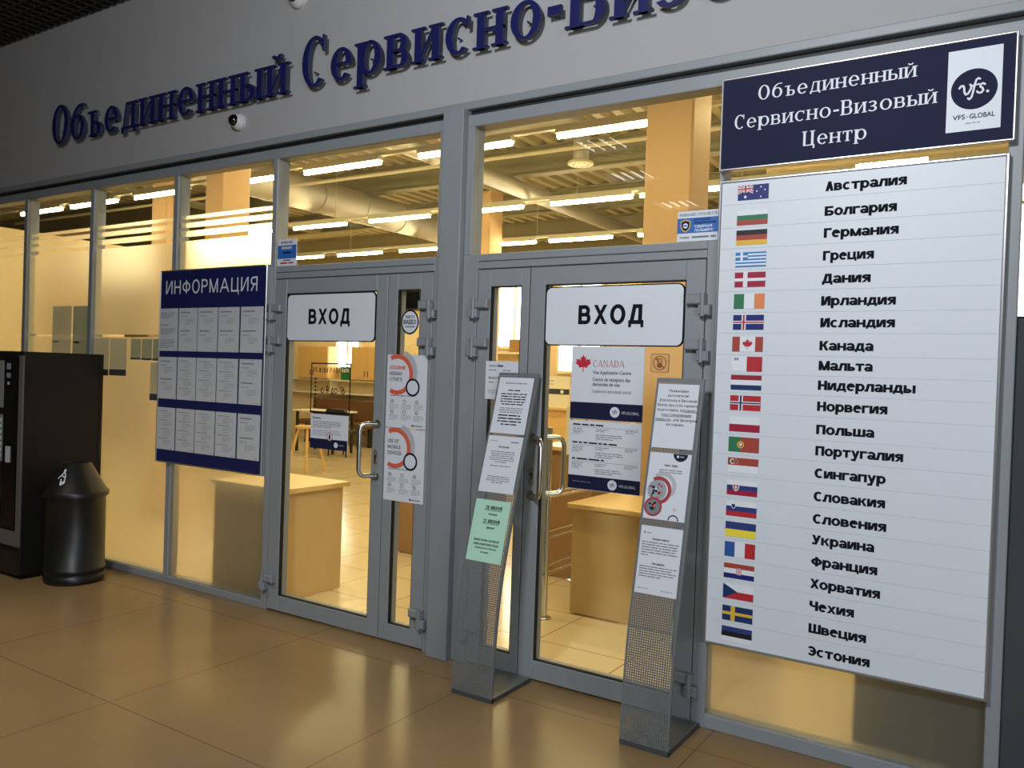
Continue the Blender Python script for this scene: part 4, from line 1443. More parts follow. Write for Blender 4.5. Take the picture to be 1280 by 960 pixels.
def stand(x0, x1, prof, yb, label):
    pts, L = smooth_profile(prof)
    tot = L[-1]

    def at(s):
        s = max(0, min(tot, s))
        for i in range(len(L) - 1):
            if s <= L[i + 1]:
                break
        t = (s - L[i]) / max(1e-9, L[i + 1] - L[i])
        y = pts[i][0] + (pts[i + 1][0] - pts[i][0]) * t
        z = pts[i][1] + (pts[i + 1][1] - pts[i][1]) * t
        dy, dz = pts[i + 1][0] - pts[i][0], pts[i + 1][1] - pts[i][1]
        d = math.hypot(dy, dz)
        return y, z, dy / d, dz / d

    def mp(x, d, s):               # d: distance in front of the panel (negative = towards the lobby)
        y, z, ty, tz = at(s)
        return (x, y + tz * d, z - ty * d)

    def s_of(z):
        for i in range(len(pts) - 1):
            if pts[i + 1][1] >= z:
                return L[i] + (L[i + 1] - L[i]) * (z - pts[i][1]) / (pts[i + 1][1] - pts[i][1])
        return tot
    t = thing('leaflet_stand', ((x0 + x1) / 2, prof[0][0], 0), label, 'stand', 'perforated metal leaflet stands')
    p = .0105
    nx = int((x1 - x0 - .012) / p)
    ns = int((tot - .03) / p)
    mx = ((x1 - x0) - nx * p) / 2

    def holes(b, mpf, nx, ns, ox, os, r=.0028):
        b.mp = mpf
        for i in range(nx):
            for j in range(ns):
                cx, cz = ox + (i + .5) * p, os + (j + .5) * p
                h = p / 2
                o8 = [(cx + a * h, cz + c * h) for a, c in ((1, 0), (1, 1), (0, 1), (-1, 1), (-1, 0), (-1, -1), (0, -1), (1, -1))]
                i8 = [(cx + r * math.cos(k * PI / 4), cz + r * math.sin(k * PI / 4)) for k in range(8)]
                b.mesh([(q[0], 0, q[1]) for q in o8 + i8], [(k, (k + 1) % 8, 8 + (k + 1) % 8, 8 + k) for k in range(8)])
        b.mp = None
    b = MB('stand_metal')
    holes(b, mp, nx, ns, x0 + mx, .02)
    b.mp = mp
    N = 40
    for k in range(N):
        s0, s1 = tot * k / N, tot * (k + 1) / N
        b.face([(x0, 0, s0), (x0 + mx, 0, s0), (x0 + mx, 0, s1), (x0, 0, s1)])
        b.face([(x1 - mx, 0, s0), (x1, 0, s0), (x1, 0, s1), (x1 - mx, 0, s1)])
        # folded side flanges give the sheet its stiffness
        b.face([(x0, 0, s0), (x0, .014, s0), (x0, .014, s1), (x0, 0, s1)])
        b.face([(x1, 0, s0), (x1, .014, s0), (x1, .014, s1), (x1, 0, s1)])
    b.face([(x0 + mx, 0, 0), (x1 - mx, 0, 0), (x1 - mx, 0, .02), (x0 + mx, 0, .02)])
    se = .02 + ns * p
    b.face([(x0 + mx, 0, se), (x1 - mx, 0, se), (x1 - mx, 0, tot), (x0 + mx, 0, tot)])
    b.mp = None
    b.build('front_panel', t)
    b = MB('stand_metal')
    yf = prof[0][0]

    def mpb(x, d, s):
        return (x, yf + s, .022)
    nb = int((yb - yf - .02) / p)
    holes(b, mpb, nx, nb, x0 + mx, .01)
    for (a, c, d, e) in ((x0, x0 + mx, yf, yb), (x1 - mx, x1, yf, yb), (x0 + mx, x1 - mx, yf, yf + .01), (x0 + mx, x1 - mx, yf + .01 + nb * p, yb)):
        b.face([(a, d, .022), (c, d, .022), (c, e, .022), (a, e, .022)])
    for (a, c, d, e) in ((x0, x0 + .002, yf, yb), (x1 - .002, x1, yf, yb), (x0, x1, yf - .001, yf + .001), (x0, x1, yb - .002, yb)):
        b.box(a, c, d, e, 0, .022, 'stand_edge')
    b.build('base_plate', t)
    return t, mp, s_of


mat('stand_metal', rgb(98, 102, 104, 1.15), 0.5, 0.1, 0.4, 0.05, 10)
mat('stand_edge', rgb(70, 74, 78), 0.5, 0.2)

TL, mpL, sL = stand(-2.412, -2.170, [(-.372, 0), (-.366, .2), (-.335, .5), (-.278, .75), (-.195, 1.05), (-.12, 1.3), (-.036, 1.597)], -.012,
                    'left perforated grey metal stand holding two white sheets and a green one')
TR, mpR, sR = stand(-1.492, -1.266, [(-.382, 0), (-.374, .2), (-.345, .45), (-.296, .70), (-.235, 1.0), (-.18, 1.25), (-.106, 1.597)], -.012,
                    'right perforated grey metal stand holding three white sheets, beside country board')


def stand_sheet(mp, s_of, x0, x1, z0, z1, fill, label, m='paper'):
    b = MB(m, mp)
    s0, s1 = s_of(z0), s_of(z1)
    n = 8
    for k in range(n):
        a, c = s0 + (s1 - s0) * k / n, s0 + (s1 - s0) * (k + 1) / n
        b.box(x0, x1, -.0038, -.0026, a, c)
    fill(b, x0, x1, s0, s1, -.0046)
    o = mp((x0 + x1) / 2, -.0026, s0)
    tag(b.build('leaflet_sheet', None, o), label, 'sheet', 'sheets on the metal stands')


def f_l1(b, x0, x1, s0, s1, y):
    R2 = random.Random(11); w, h = x1 - x0, s1 - s0; cx = (x0 + x1) / 2
    write(b, 'Уважаемые заявители!', cx, s0 + h * .885, .0095, y, 'ink_soft', w * .62, 'c', tv=.2)
    dashes(b, cx - .04, cx + .04, s0 + h * .76, .009, y, R2, 'ink')
    para(b, x0 + w * .12, x1 - w * .12, s0 + h * .73, s0 + h * .50, 5, y, R2, 'ink', .8, True)
    para(b, x0 + w * .14, x1 - w * .14, s0 + h * .47, s0 + h * .36, 3, y, R2, 'ink_soft', .9, True)
    para(b, x0 + w * .12, x1 - w * .12, s0 + h * .35, s0 + h * .14, 4, y, R2, 'ink', .6, True)


def f_l2(b, x0, x1, s0, s1, y):
    R2 = random.Random(12); w, h = x1 - x0, s1 - s0; cx = (x0 + x1) / 2
    b.rect(x0 + w * .68, x0 + w * .9, s0 + h * .89, s0 + h * .91, y, 'ink_soft')
    dashes(b, x0 + w * .08, x0 + w * .28, s0 + h * .90, .006, y, R2, 'ink_pale')
    write(b, 'Инструкция', cx, s0 + h * .79, .010, y, 'ink', w * .3, 'c', tv=.2)
    para(b, x0 + w * .14, x1 - w * .14, s0 + h * .74, s0 + h * .52, 6, y, R2, 'ink_soft', .5, True)
    dashes(b, x0 + w * .2, x1 - w * .2, s0 + h * .46, .007, y, R2)
    para(b, x0 + w * .14, x1 - w * .14, s0 + h * .30, s0 + h * .16, 4, y, R2, 'ink_soft', .5, True)


def f_l3(b, x0, x1, s0, s1, y):
    R2 = random.Random(13); w, h = x1 - x0, s1 - s0; cx = (x0 + x1) / 2 + .01
    write(b, '20 ИЮНЯ', cx, s0 + h * .845, .019, y, 'ink', .098, 'c', tv=.22, underline=True)
    write(b, 'польша', cx, s0 + h * .755, .012, y, 'ink', .05, 'c', tv=.2)
    write(b, '21 ИЮНЯ', cx, s0 + h * .625, .019, y, 'ink', .098, 'c', tv=.22, underline=True)
    write(b, 'швеция', cx, s0 + h * .535, .012, y, 'ink', .045, 'c', tv=.2)
    for k, s in enumerate(('Прием готовых паспортов', 'на визы осуществляется будет')):
        write(b, s, cx - .01, s0 + h * (.335 - k * .065), .010, y, 'ink', w * .72, 'c', tv=.22, underline=True)
    for k, s in enumerate(('производиться в обычном', 'режиме')):
        write(b, s, cx - .01, s0 + h * (.205 - k * .065), .010, y, 'ink', w * (.6 if k == 0 else .22), 'c', tv=.18)


def f_r1(b, x0, x1, s0, s1, y):
    h = s1 - s0; cx = (x0 + x1) / 2 + .004
    L_ = [('Уважаемые', .096), ('посетители!', .10), ('Для входа в Визовый', .178), ('Центр просьба заранее', .19), ('подготовить документ,', .188),
          ('удостоверяющий', .14), ('личность, для проверки', .196), ('на охране.', .086)]
    for k, (s, wd) in enumerate(L_):
        write(b, s, cx, s0 + h * (.875 - k * .075), .0125, y, 'ink', wd, 'c', tv=.2, th=.10, serif=True, xr=.68, underline=(k == 5))
    b.rect(cx + .03, cx + .094, s0 + h * .565, s0 + h * .571, y, 'ink')
    b.rect(cx - .098, cx - .03, s0 + h * .415, s0 + h * .421, y, 'ink')


def f_r2(b, x0, x1, s0, s1, y):
    R2 = random.Random(21); w, h = x1 - x0, s1 - s0
    b.poly([(x0 + w * .74 + .034 * math.cos(a), s1 - .001 + .034 * math.sin(a)) for a in [PI + PI * i / 14 for i in range(15)]], y, 'navy')
    b.disc(x0 + w * .68, s1 - .013, .006, .006, y - .0004, 'white_plate', 12)
    b.rect(x0 + w * .73, x0 + w * .83, s1 - .015, s1 - .011, y - .0004, 'pale_grey')
    dashes(b, x0 + w * .38, x0 + w * .7, s0 + h * .80, .012, y, R2, 'ink_soft')
    para(b, x0 + w * .27, x0 + w * .85, s0 + h * .76, s0 + h * .66, 3, y, R2, 'ink_soft', .5)
    cx, cz = x0 + w * .30, s0 + h * .43
    b.ring(cx + .018, cz + .02, .064, .046, y, 'pale_grey', -40, 130)
    b.ring(cx, cz, .062, .046, y - .0004, 'red_dark', -90, 120)
    b.disc(cx - .006, cz, .045, .047, y - .0002, 'ink_pale')
    for k in range(26):
        a, rr = R2.uniform(0, 2 * PI), R2.uniform(0, .034)
        b.disc(cx - .008 + rr * math.cos(a), cz + rr * math.sin(a) - .004, R2.uniform(.003, .008), R2.uniform(.003, .007), y - .0006 - k * .00001, R2.choice(['navy', 'ink', 'red_dark', 'white_plate', 'coral']), 10)
    b.ring(x0 + w * .22, s0 + h * .18, .042, .033, y - .0010, 'red_dark')
    b.disc(x0 + w * .22, s0 + h * .18, .033, .033, y - .0009, 'ink_soft')
    for k in range(14):
        a, rr = R2.uniform(0, 2 * PI), R2.uniform(0, .022)
        b.disc(x0 + w * .22 + rr * math.cos(a), s0 + h * .18 + rr * math.sin(a), .006, .005, y - .0012 - k * .00001, R2.choice(['navy', 'ink', 'coral', 'fl_green']), 10)
    b.ring(x0 + w * .73, s0 + .002, .025, .020, y, 'ink', 0, 180)
    b.ring(x0 + w * .74, s0 + h * .17, .006, .004, y, 'coral', 0, 360, 14)
    b.ring(x0 + w * .64, s0 + h * .78, .004, .003, y, 'coral', 0, 360, 14)


def f_r3(b, x0, x1, s0, s1, y):
    R2 = random.Random(22); w, h = x1 - x0, s1 - s0; cx = (x0 + x1) / 2
    b.disc(x0 + w * .1, s0 + h * .90, .006, .006, y, 'ink_pale', 12); b.rect(x0 + w * .15, x0 + w * .26, s0 + h * .89, s0 + h * .905, y, 'ink_pale')
    write(b, 'Уважаемые заявители', cx, s0 + h * .80, .009, y, 'ink', w * .4, 'c', tv=.2)
    para(b, x0 + w * .06, x1 - w * .05, s0 + h * .78, s0 + h * .55, 6, y, R2, 'ink_soft', .2)
    write(b, 'Dear applicants', cx, s0 + h * .44, .009, y, 'ink', w * .3, 'c', tv=.2)
    para(b, x0 + w * .06, x1 - w * .05, s0 + h * .42, s0 + h * .24, 5, y, R2, 'ink_soft', .6)
    dashes(b, x0 + w * .06, x0 + w * .32, s0 + h * .07, .006, y, R2, 'ink_pale'); dashes(b, x0 + w * .62, x0 + w * .9, s0 + h * .07, .006, y, R2, 'ink_pale')


stand_sheet(mpL, sL, -2.400, -2.190, 1.283, 1.571, f_l1, 'white sheet with bold centred text, topmost on the left metal stand')
stand_sheet(mpL, sL, -2.400, -2.190, .989, 1.270, f_l2, 'white sheet with small text, middle one on the left metal stand')
stand_sheet(mpL, sL, -2.400, -2.190, .655, .952, f_l3, 'pale green sheet with June dates on the left metal stand', 'green_paper')
stand_sheet(mpR, sR, -1.480, -1.285, 1.281, 1.569, f_r1, 'white sheet with bold serif message, topmost on the right metal stand')
stand_sheet(mpR, sR, -1.480, -1.285, .969, 1.260, f_r2, 'white leaflet with red ringed photos, middle one on the right metal stand')
stand_sheet(mpR, sR, -1.480, -1.285, .650, .938, f_r3, 'white sheet with paragraphs, lowest on the right metal stand')

# ================================================================ VENDING MACHINE
vx0, vx1, vf, vb, vh = -6.78, -6.076, -.622, -.03, 1.632
t = thing('vending_machine', ((vx0 + vx1) / 2, (vf + vb) / 2, 0), 'black coffee vending machine against the frosted windows, far left', 'machine')
b = MB('vend_black')
b.box(vx0, vx1, vf + .05, vb, .03, vh)
b.box(vx0 + .02, vx1 - .02, vf + .07, vb - .02, 0, .03)
b.box(vx1 - .004, vx1 + .004, vb - .03, vb - .012, .05, vh - .05)
b.build('cabinet', t)
b = MB('vend_black')
b.bbox(vx0, vx1, vf + .006, vf + .05, .03, vh, .008)
b.box(vx1 - .055, vx1 - .004, vf - .002, vf + .05, .235, vh - .03, 'vend_grey')
b.box(vx0 + .03, vx1 - .055, vf - .001, vf + .03, .235, .34, 'vend_grey')
b.box(vx0 + .02, vx1 - .01, vf + .002, vf + .05, .03, .2, 'black_plastic')
d = b.build('door', t)
b = MB('vend_panel')
b.box(-6.46, -6.345, vf - .004, vf + .02, 1.22, vh - .07)
b.box(-6.46, -6.345, vf - .004, vf + .02, .83, 1.17)
for k in range(7):
    for j in range(2):
        b.box(-6.445 + j * .05, -6.405 + j * .05, vf - .010, vf - .003, .86 + k * .043, .885 + k * .043, 'paper_dim')
b.build('button_panel', d)
b = MB('glass_dark')
b.box(-6.335, -6.145, vf - .003, vf + .02, .36, vh - .05)
b.rect(-6.30, -6.24, 1.50, 1.545, vf - .0045, 'ink_soft'); b.rect(-6.30, -6.24, 1.44, 1.475, vf - .0045, 'ink_soft')
b.rect(-6.285, -6.255, 1.39, 1.41, vf - .0045, 'pale_grey')
b.build('payment_panel', d)
b = MB('pale_grey')
b.box(-6.275, -6.225, vf - .012, vf, .83, .945)
b.build('coin_return', d)

# ================================================================ LITTER BIN
bx, by, br = -5.82, -.36, .20
t = thing('litter_bin', (bx, by, 0), 'round black litter bin with cone lid beside the vending machine', 'bin')
b = MB('bin_black')
b.lathe(bx, by, [(br - .006, 0), (br, .012), (br + .002, .05), (br - .004, .055), (br - .004, .075), (br + .002, .08), (br + .002, .105), (br - .004, .11), (br - .006, .60), (br - .002, .61), (br - .002, .622)], None, 56)
b.build('body', t)
b = MB('bin_black')
b.lathe(bx, by, [(br + .012, .615), (br + .014, .645), (br + .008, .652), (br - .004, .66), (.092, .845), (.084, .848), (.076, .80)], None, 56, True, False)
b.build('lid', t)
b = MB('white_plate')


def bin_map(x, d, s):
    """around the cone: x metres along the girth, s height"""
    k = (s - .66) / (.845 - .66)
    r = br - .004 + (.092 - br + .004) * k + .002 + d
    a = -PI / 2 + .32 + x / .16
    return (bx + r * math.cos(a), by + r * math.sin(a), s)


b.mp = bin_map
for (xa, za, xb, zb) in ((-.026, .745, .012, .79), (.012, .79, .03, .775), (.03, .775, .038, .72), (.038, .72, .014, .705), (.014, .705, .006, .745), (.0, .765, .03, .76), (.012, .72, .034, .728)):
    dx, dz = xb - xa, zb - za
    l = math.hypot(dx, dz)
    nx, nz = -dz / l * .004, dx / l * .004
    b.face([(xa + nx, .001, za + nz), (xa - nx, .001, za - nz), (xb - nx, .001, zb - nz), (xb + nx, .001, zb + nz)])
b.mesh([(.012 + .012 * math.cos(i * PI / 4), .0015, .800 + .012 * math.sin(i * PI / 4)) for i in range(8)], [tuple(range(8))])
b.build('pictogram', t)

# ================================================================ LOBBY CEILING LAMPS (seen mirrored in the glass)
for i, (x, y) in enumerate(((-4.75, -6.45), (-4.85, -8.4), (-4.45, -4.95))):
    t = thing('louvre_lamp', (x, y, LC), ('louvred four-tube lamp in the lobby ceiling, middle of a row of three', 'louvred four-tube lamp in the lobby ceiling, farthest from the glass front',
                                          'louvred four-tube lamp in the lobby ceiling, nearest the glass front')[i], 'lamp', 'louvred lamps in the lobby ceiling')
    b = MB('cam_white')
    for (a, c, d, e) in ((-.3, .3, -.3, -.28), (-.3, .3, .28, .3), (-.3, -.28, -.28, .28), (.28, .3, -.28, .28)):
        b.box(x + a, x + c, y + d, y + e, LC - .03, LC + .06)
    b.build('frame', t)
    for k in range(4):
        b = MB('lobby_lamp')
        xx = x - .21 + k * .14
        b.tube([(xx, y - .26, LC + .01), (xx, y + .26, LC + .01)], .014)
        b.build('tube', t)

# ================================================================ THE HALL BEHIND THE GLASS
def column(x0, x1, y0, y1, z1, label):
    b = MB('column_paint')
    c = .015
    pts = [(x0 + c, y0), (x1 - c, y0), (x1, y0 + c), (x1, y1 - c), (x1 - c, y1), (x0 + c, y1), (x0, y1 - c), (x0, y0 + c)]
    for z in ((0, z1),):
        n = len(pts)
        b.mesh([(p[0], p[1], z[0]) for p in pts] + [(p[0], p[1], z[1]) for p in pts],
               [(i, (i + 1) % n, n + (i + 1) % n, n + i) for i in range(n)] + [tuple(range(n, 2 * n))])
    o = b.build('column', None, ((x0 + x1) / 2, (y0 + y1) / 2, 0))
    tag(o, label, 'column', 'tan columns in the hall')


column(-2.56, -2.19, 2.05, 2.43, 5.155, 'big tan column behind the transom glass, left of the country board')
column(-8.47, -8.06, 8.0, 8.4, 4.72, 'slim-looking tan column far back, just right of the grey pillar')
column(-7.72, -7.44, 2.05, 2.43, 5.155, 'tan column behind the fourth window, above the information board')
column(-12.55, -12.15, 4.6, 5.0, 5.155, 'tan column behind the third window from the left')

# lamp rows: one long rail per row, a fluorescent lamp under it
ROWL = {3.23: [-2.2, -4.01, -5.72, -7.46, -9.10, -10.86, -12.5, -13.95], 5.93: [-2.7, -4.35, -5.645, -7.28, -8.91, -10.6, -12.2], 8.56: [-3.9, -5.55, -7.2, -8.66, -10.55, -12.2, -13.8]}
LH = 3.9
ri = 0
nth = ['first', 'second', 'third', 'fourth', 'fifth', 'sixth', 'seventh', 'eighth']
for y, xs in ROWL.items():
    rn = ('front', 'middle', 'back')[ri]
    b = MB('lamp_housing'); b.box(-18, 3, y - .03, y + .03, LH + .058, LH + .095)
    for k in range(9):
        b.tube([(-16.25 + k * 2.2, y, LH + .09), (-16.25 + k * 2.2, y, 5.15)], .004, 'pipe_white', 6)
    tag(b.build('lamp_rail', None, (-7.5, y, LH + .05)), 'long white lamp rail of the %s row under the hall ceiling' % rn, 'rail', 'lamp rails in the hall')
    for k, x0 in enumerate(xs):
        t = thing('tube_lamp', (x0 + .6, y, LH), 'glowing fluorescent lamp, %s from the right in the %s row' % (nth[k], rn), 'lamp', 'fluorescent lamps in the hall')
        b = MB('lamp_housing'); b.box(x0, x0 + 1.2, y - .045, y + .045, LH + .015, LH + .055); b.build('housing', t)
        b = MB('tube_light'); b.tube([(x0 + .01, y, LH - .01), (x0 + 1.19, y, LH - .01)], .024, None, 12); b.build('tube', t)
    ri += 1
# ducts, pipes, diffuser
b = MB('duct_metal'); b.tube([(-10.1, .4, 4.40), (-10.1, 10.6, 4.40)], .27, None, 28)
for k in range(8): b.tube([(-10.1, .9 + k, 4.40), (-10.1, .94 + k, 4.40)], .283, None, 28)
tag(b.build('air_duct', None, (-10.1, .4, 4.40)), 'thick round air duct behind the left transom window', 'duct')
b = MB('duct_metal'); b.tube([(-7.05, .4, 4.52), (-7.05, 15.3, 4.52)], .13, None, 20)
tag(b.build('air_duct', None, (-7.15, .4, 4.55)), 'thin round air duct behind the right transom window', 'duct')
for y, z, lab in ((5.1, 4.35, 'thin white pipe crossing just behind the front lamp row'), (7.6, 4.35, 'thin white pipe crossing between the middle and back lamp rows'), (1.9, 4.5, 'thin white pipe crossing above nearest the glass front')):
    b = MB('pipe_white'); b.tube([(-18, y, z), (3, y, z)], .025, None, 10)
    tag(b.build('ceiling_pipe', None, (-7, y, z)), lab, 'pipe', 'white pipes under the hall ceiling')
t = thing('air_diffuser', (-4.95, 5.45, 4.15), 'round perforated air diffuser hanging in the right transom window', 'diffuser')
b = MB('duct_metal'); b.lathe(-4.95, 5.45, [(.10, 4.28), (.10, 4.62)], None, 28); b.build('neck', t)
b = MB('pipe_white'); b.lathe(-4.95, 5.45, [(.155, 4.235), (.165, 4.245), (.16, 4.27), (.10, 4.29)], None, 28)
for k in range(10):
    a = 2 * PI * k / 10
    b.lathe(-4.95 + .1 * math.cos(a), 5.45 + .1 * math.sin(a), [(.018, 4.233), (.018, 4.2345)], 'beam_steel', 8)
b.build('ring_grille', t)
b = MB('duct_metal')
b.tube([(-4.95, 5.45, 4.62), (-4.97, 5.45, 4.75), (-5.1, 5.45, 4.84), (-5.4, 5.45, 4.86), (-6.5, 5.45, 4.8), (-6.78, 5.45, 4.66)], .1, None, 18)
b.build('flexible_hose', t)
b = MB('beam_steel'); b.tube([(-5.3, 5.45, 4.95), (-5.3, 5.45, 5.16)], .006, None, 6); b.tube([(-6.2, 5.45, 4.9), (-6.2, 5.45, 5.16)], .006, None, 6); b.build('hanger', t)
b = MB('beam_steel')
b.box(-13.5, -13.15, .5, 9.0, 4.5, 4.56)
for k in range(40): b.box(-13.5, -13.15, .6 + k * .21, .64 + k * .21, 4.56, 4.6)
tag(b.build('cable_tray', None, (-13.3, .5, 4.5)), 'grey cable tray running back under the hall ceiling', 'tray')

# reception desks
def desk(x0, x1, y0, y1, h, over, label, m='desk_wood'):
    t = thing('reception_desk', ((x0 + x1) / 2, (y0 + y1) / 2, 0), label, 'desk', 'light wood desks in the hall')
    b = MB(m); b.box(x0, x1, y0, y0 + .02, .01, h); b.build('front_panel', t)
    b = MB(m); b.box(x1 - .02, x1, y0 + .02, y1, .01, h); b.build('side_panel', t)
    b = MB(m); b.box(x0, x0 + .02, y0 + .02, y1, .01, h); b.build('side_panel', t)
    b = MB('desk_top'); b.bbox(x0 - over, x1 + over, y0 - over, y1 + over * 1.5, h, h + .032, .004); b.build('desk_top', t)
    b = MB('gap_black')
    for x in (x0 + .03, x1 - .05):
        for y in (y0 + .03, y1 - .05): b.box(x, x + .02, y, y + .02, 0, .01)
    b.build('foot', t)


desk(-4.91, -4.205, .16, .675, .742, .03, 'light wood desk just behind the left door and frosted window')
desk(-2.61, -1.30, 1.205, 1.80, .712, .03, 'light wood desk seen through the right door')
desk(-4.71, -3.95, 1.87, 2.45, .74, .02, 'tan desk glimpsed through the narrow glass of the left door', 'brown_wood')
desk(-3.40, -2.88, 2.0, 2.6, 1.0, .02, 'tall brown counter behind the chrome queue rail', 'brown_wood')

# queue barrier
t = thing('queue_barrier', (-2.69, 1.0, 0), 'chrome queue barrier rails behind the right door handle', 'barrier')
for y in (1.0, 3.3):
    b = MB('steel'); b.tube([(-2.69, y, .008), (-2.69, y, 1.25)], .02, None, 14); b.lathe(-2.69, y, [(.05, 0), (.05, .008), (.03, .012)], None, 20); b.build('post', t)
for z in (.79, .52, .29):
    for dx in (0, -.11):
        b = MB('steel'); b.tube([(-2.69 + dx, .95, z), (-2.69 + dx, 3.35, z)], .010, None, 10); b.build('rail', t)

# stool, table, chairs far inside
t = thing('bar_stool', (-9.42, 5.25, 0), 'light wooden stool seen through the left door glass', 'stool')
b = MB('light_wood'); b.lathe(-9.42, 5.25, [(.17, .655), (.185, .665), (.185, .685), (.17, .695)], None, 28); b.build('seat', t)
for sx in (-1, 1):
    for sy in (-1, 1):
        b = MB('light_wood'); b.tube([(-9.42 + sx * .2, 5.25 + sy * .2, 0), (-9.42 + sx * .09, 5.25 + sy * .09, .66)], .02, None, 10); b.build('leg', t)
b = MB('steel')
b.tube([(-9.42 - .17, 5.25 - .17, .2), (-9.42 + .17, 5.25 - .17, .2), (-9.42 + .17, 5.25 + .17, .2), (-9.42 - .17, 5.25 + .17, .2), (-9.42 - .17, 5.25 - .17, .2)], .008, None, 8); b.build('foot_ring', t)
t = thing('side_table', (-11.35, 7.55, 0), 'white topped table beside the black chair at the back', 'table')
b = MB('white_top'); b.bbox(-11.95, -10.85, 7.25, 7.85, .755, .785, .004); b.build('table_top', t)
for x in (-11.9, -10.95):
    for y in (7.3, 7.78):
        b = MB('black_plastic'); b.box(x, x + .04, y, y + .04, 0, .755); b.build('leg', t)
t = thing('office_chair', (-10.55, 7.2, 0), 'black office chair at the back, seen through the left door', 'chair')
b = MB('black_leather'); b.prism(rounded(-10.82, -10.34, .46, .86, .07), 7.0, 7.07); b.build('backrest', t)
b = MB('black_leather'); b.bbox(-10.82, -10.34, 7.07, 7.5, .40, .47, .02); b.build('seat', t)
for s in (-1, 1):
    for y in (7.08, 7.46):
        b = MB('black_plastic'); b.tube([(-10.58 + s * .22, y, 0), (-10.58 + s * .20, y, .42)], .014, None, 8); b.build('leg', t)
t = thing('waiting_bench', (-12.4, 8.9, 0), 'brown upholstered bench along the back wall of the hall', 'bench')
b = MB('brown_seat'); b.bbox(-13.4, -11.2, 8.7, 9.15, .38, .48, .02); b.build('seat', t)
b = MB('brown_seat'); b.bbox(-13.4, -11.2, 9.15, 9.27, .48, .93, .02); b.build('backrest', t)
for x in (-13.2, -11.4):
    b = MB('black_plastic'); b.box(x, x + .05, 8.75, 9.2, 0, .38); b.build('leg', t)
for k, (xa, lab) in enumerate(((-12.3, 'light wood wall cabinet at the back, right one'), (-13.9, 'light wood wall cabinet at the back, left one'))):
    t = thing('wall_cabinet', (xa + .45, 9.3, 1.35), lab, 'cabinet', 'wall cabinets at the back of the hall')
    b = MB('light_wood'); b.box(xa, xa + .92, 9.16, 9.49, 1.35, 2.05); b.build('body', t)
    for j in range(2):
        b = MB('light_wood'); b.bbox(xa + .01 + j * .455, xa + .455 + j * .455, 9.14, 9.16, 1.36, 2.04, .004); dd = b.build('door', t)
        b = MB('steel'); b.box(xa + (.40 if j == 0 else .49), xa + (.42 if j == 0 else .51), 9.125, 9.14, 1.42, 1.54); b.build('handle', dd)
b = MB('white_top'); b.box(-14.5, -10.6, 9.2, 9.49, 1.03, 1.06); b.box(-14.5, -10.6, 9.2, 9.49, 1.31, 1.34)
for x in (-14.3, -13.0, -11.7, -10.7): b.box(x, x + .03, 9.25, 9.49, 1.06, 1.31)
tag(b.build('wall_shelf', None, (-12.5, 9.35, 1.03)), 'long white wall shelf above the brown bench', 'shelf')
b = MB('green_box'); b.bbox(-12.66, -12.38, 9.22, 9.4, 1.342, 1.62, .006); b.box(-12.62, -12.42, 9.217, 9.22, 1.5, 1.58, 'white_top')
tag(b.build('green_box', None, (-12.52, 9.3, 1.34)), 'dark green box on the wall shelf, behind the opening hours decal', 'box')
# hall windows, bright with daylight
for k, (xa, xb, z0, z1) in enumerate(((-8.85, -7.95, 2.12, 3.35), (-7.42, -6.6, 1.68, 3.35), (-13.0, -12.35, 1.62, 2.3), (-1.2, 1.6, 2.2, 4.4))):
    r = struct_root('window_%d' % (9 + k), (xa, 9.45, z0))
    b = MB('white_top')
    for (a, c, d, e) in ((xa - .05, xb + .05, z0 - .05, z0), (xa - .05, xb + .05, z1, z1 + .05), (xa - .05, xa, z0, z1), (xb, xb + .05, z0, z1), ((xa + xb) / 2 - .02, (xa + xb) / 2 + .02, z0, z1)):
        b.box(a, c, 9.42, 9.5, d, e)
    b.build('window_frame', r)
    b = MB('window_light' if k < 3 else 'window_light_right'); b.box(xa, xb, 9.47, 9.495, z0, z1); b.build('bright_pane', r)
t = thing('service_counter', (-6.4, 7.6, 0), 'light wood service counter below the bright hall window', 'counter')
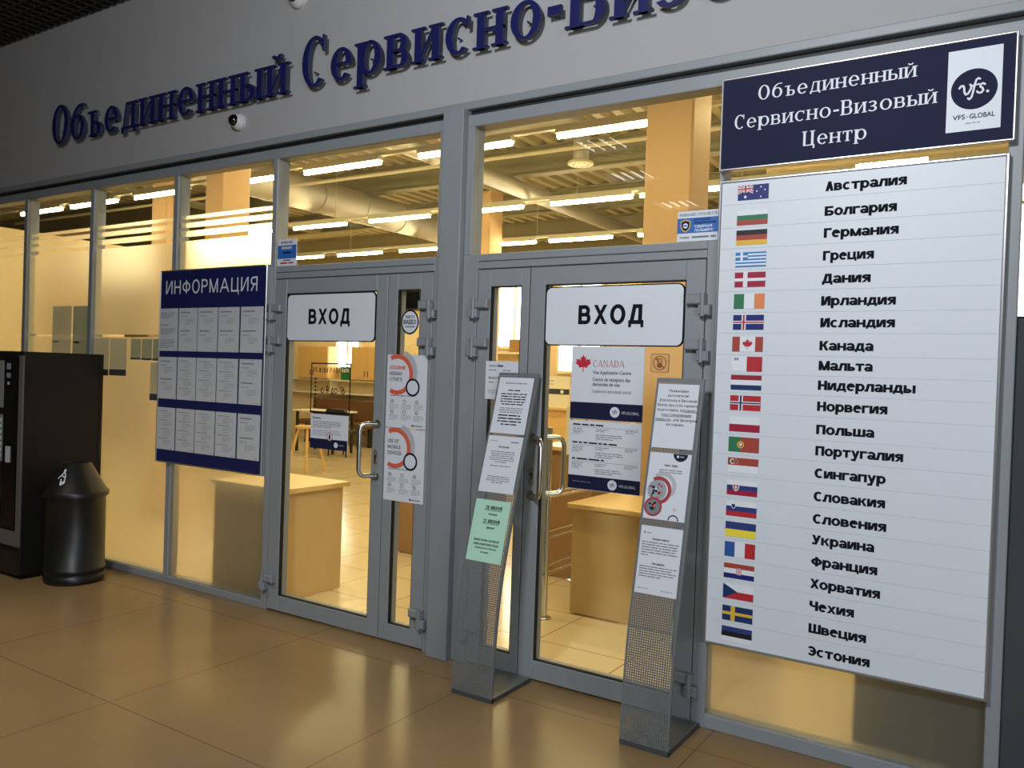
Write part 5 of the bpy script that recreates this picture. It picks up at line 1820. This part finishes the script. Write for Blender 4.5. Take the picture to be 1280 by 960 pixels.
b = MB('light_wood'); b.box(-8.6, -5.3, 7.45, 7.48, .0, 1.06); b.box(-8.6, -8.57, 7.48, 7.93, .0, 1.06); b.box(-5.33, -5.3, 7.48, 7.93, .0, 1.06); b.build('front_panel', t)
b = MB('desk_top'); b.bbox(-8.65, -5.25, 7.38, 7.97, 1.06, 1.10, .005); b.build('counter_top', t)
b = MB('white_top'); b.box(-6.62, -6.12, 7.5, 7.52, 1.11, 1.58); b.rect(-6.62, -6.12, 1.30, 1.385, 7.499, 'dark_panel'); b.disc(-6.25, 1.342, .03, .03, 7.498, 'white_top', 20)
for z in (1.5, 1.45): dashes(b, -6.58, -6.4, z, .02, 7.499, rng)
tag(b.build('counter_notice', None, (-6.37, 7.5, 1.1)), 'white notice board with a dark stripe standing on the service counter', 'notice')
b = MB('brown_wood'); b.bbox(-8.42, -8.12, 9.28, 9.4, 2.0, 2.24, .01); b.box(-8.9, -7.9, 9.2, 9.49, 1.96, 2.0, 'white_top')
tag(b.build('brown_crate', None, (-8.27, 9.34, 1.96)), 'brown box on a shelf before the bright window, behind narrow glass', 'box')
t = thing('counter_placard', (-3.05, 1.99, .9), 'white notice with yellow round symbol seen behind the right door handle', 'notice')
b = MB('white_top'); b.box(-3.10, -2.90, 1.955, 1.97, .98, 1.36); b.build('panel', t)
b = MB('yellow_disc'); b.disc(-2.985, 1.27, .06, .06, 1.953); b.ring(-2.985, 1.27, .075, .06, 1.952, 'ink'); b.build('symbol', t)
t = thing('wall_screen', (-10.95, 9.5, 2.85), 'black wall screen in the top of the left door narrow glass', 'screen')
b = MB('black_plastic'); b.bbox(-11.2, -10.7, 9.42, 9.499, 2.84, 3.28, .006); b.build('casing', t)
b = MB('glass_dark'); b.box(-11.17, -10.73, 9.417, 9.42, 2.87, 3.25); b.build('display', t)
# dark partition at the far right, behind the country board
b = MB('dark_panel'); b.box(-.66, 3.0, .32, .38, 0, 1.9)
struct(b.build('wall_dark_partition'))

# tidy the helper property
for o in bpy.data.objects:
    if '_o' in o:
        del o['_o']
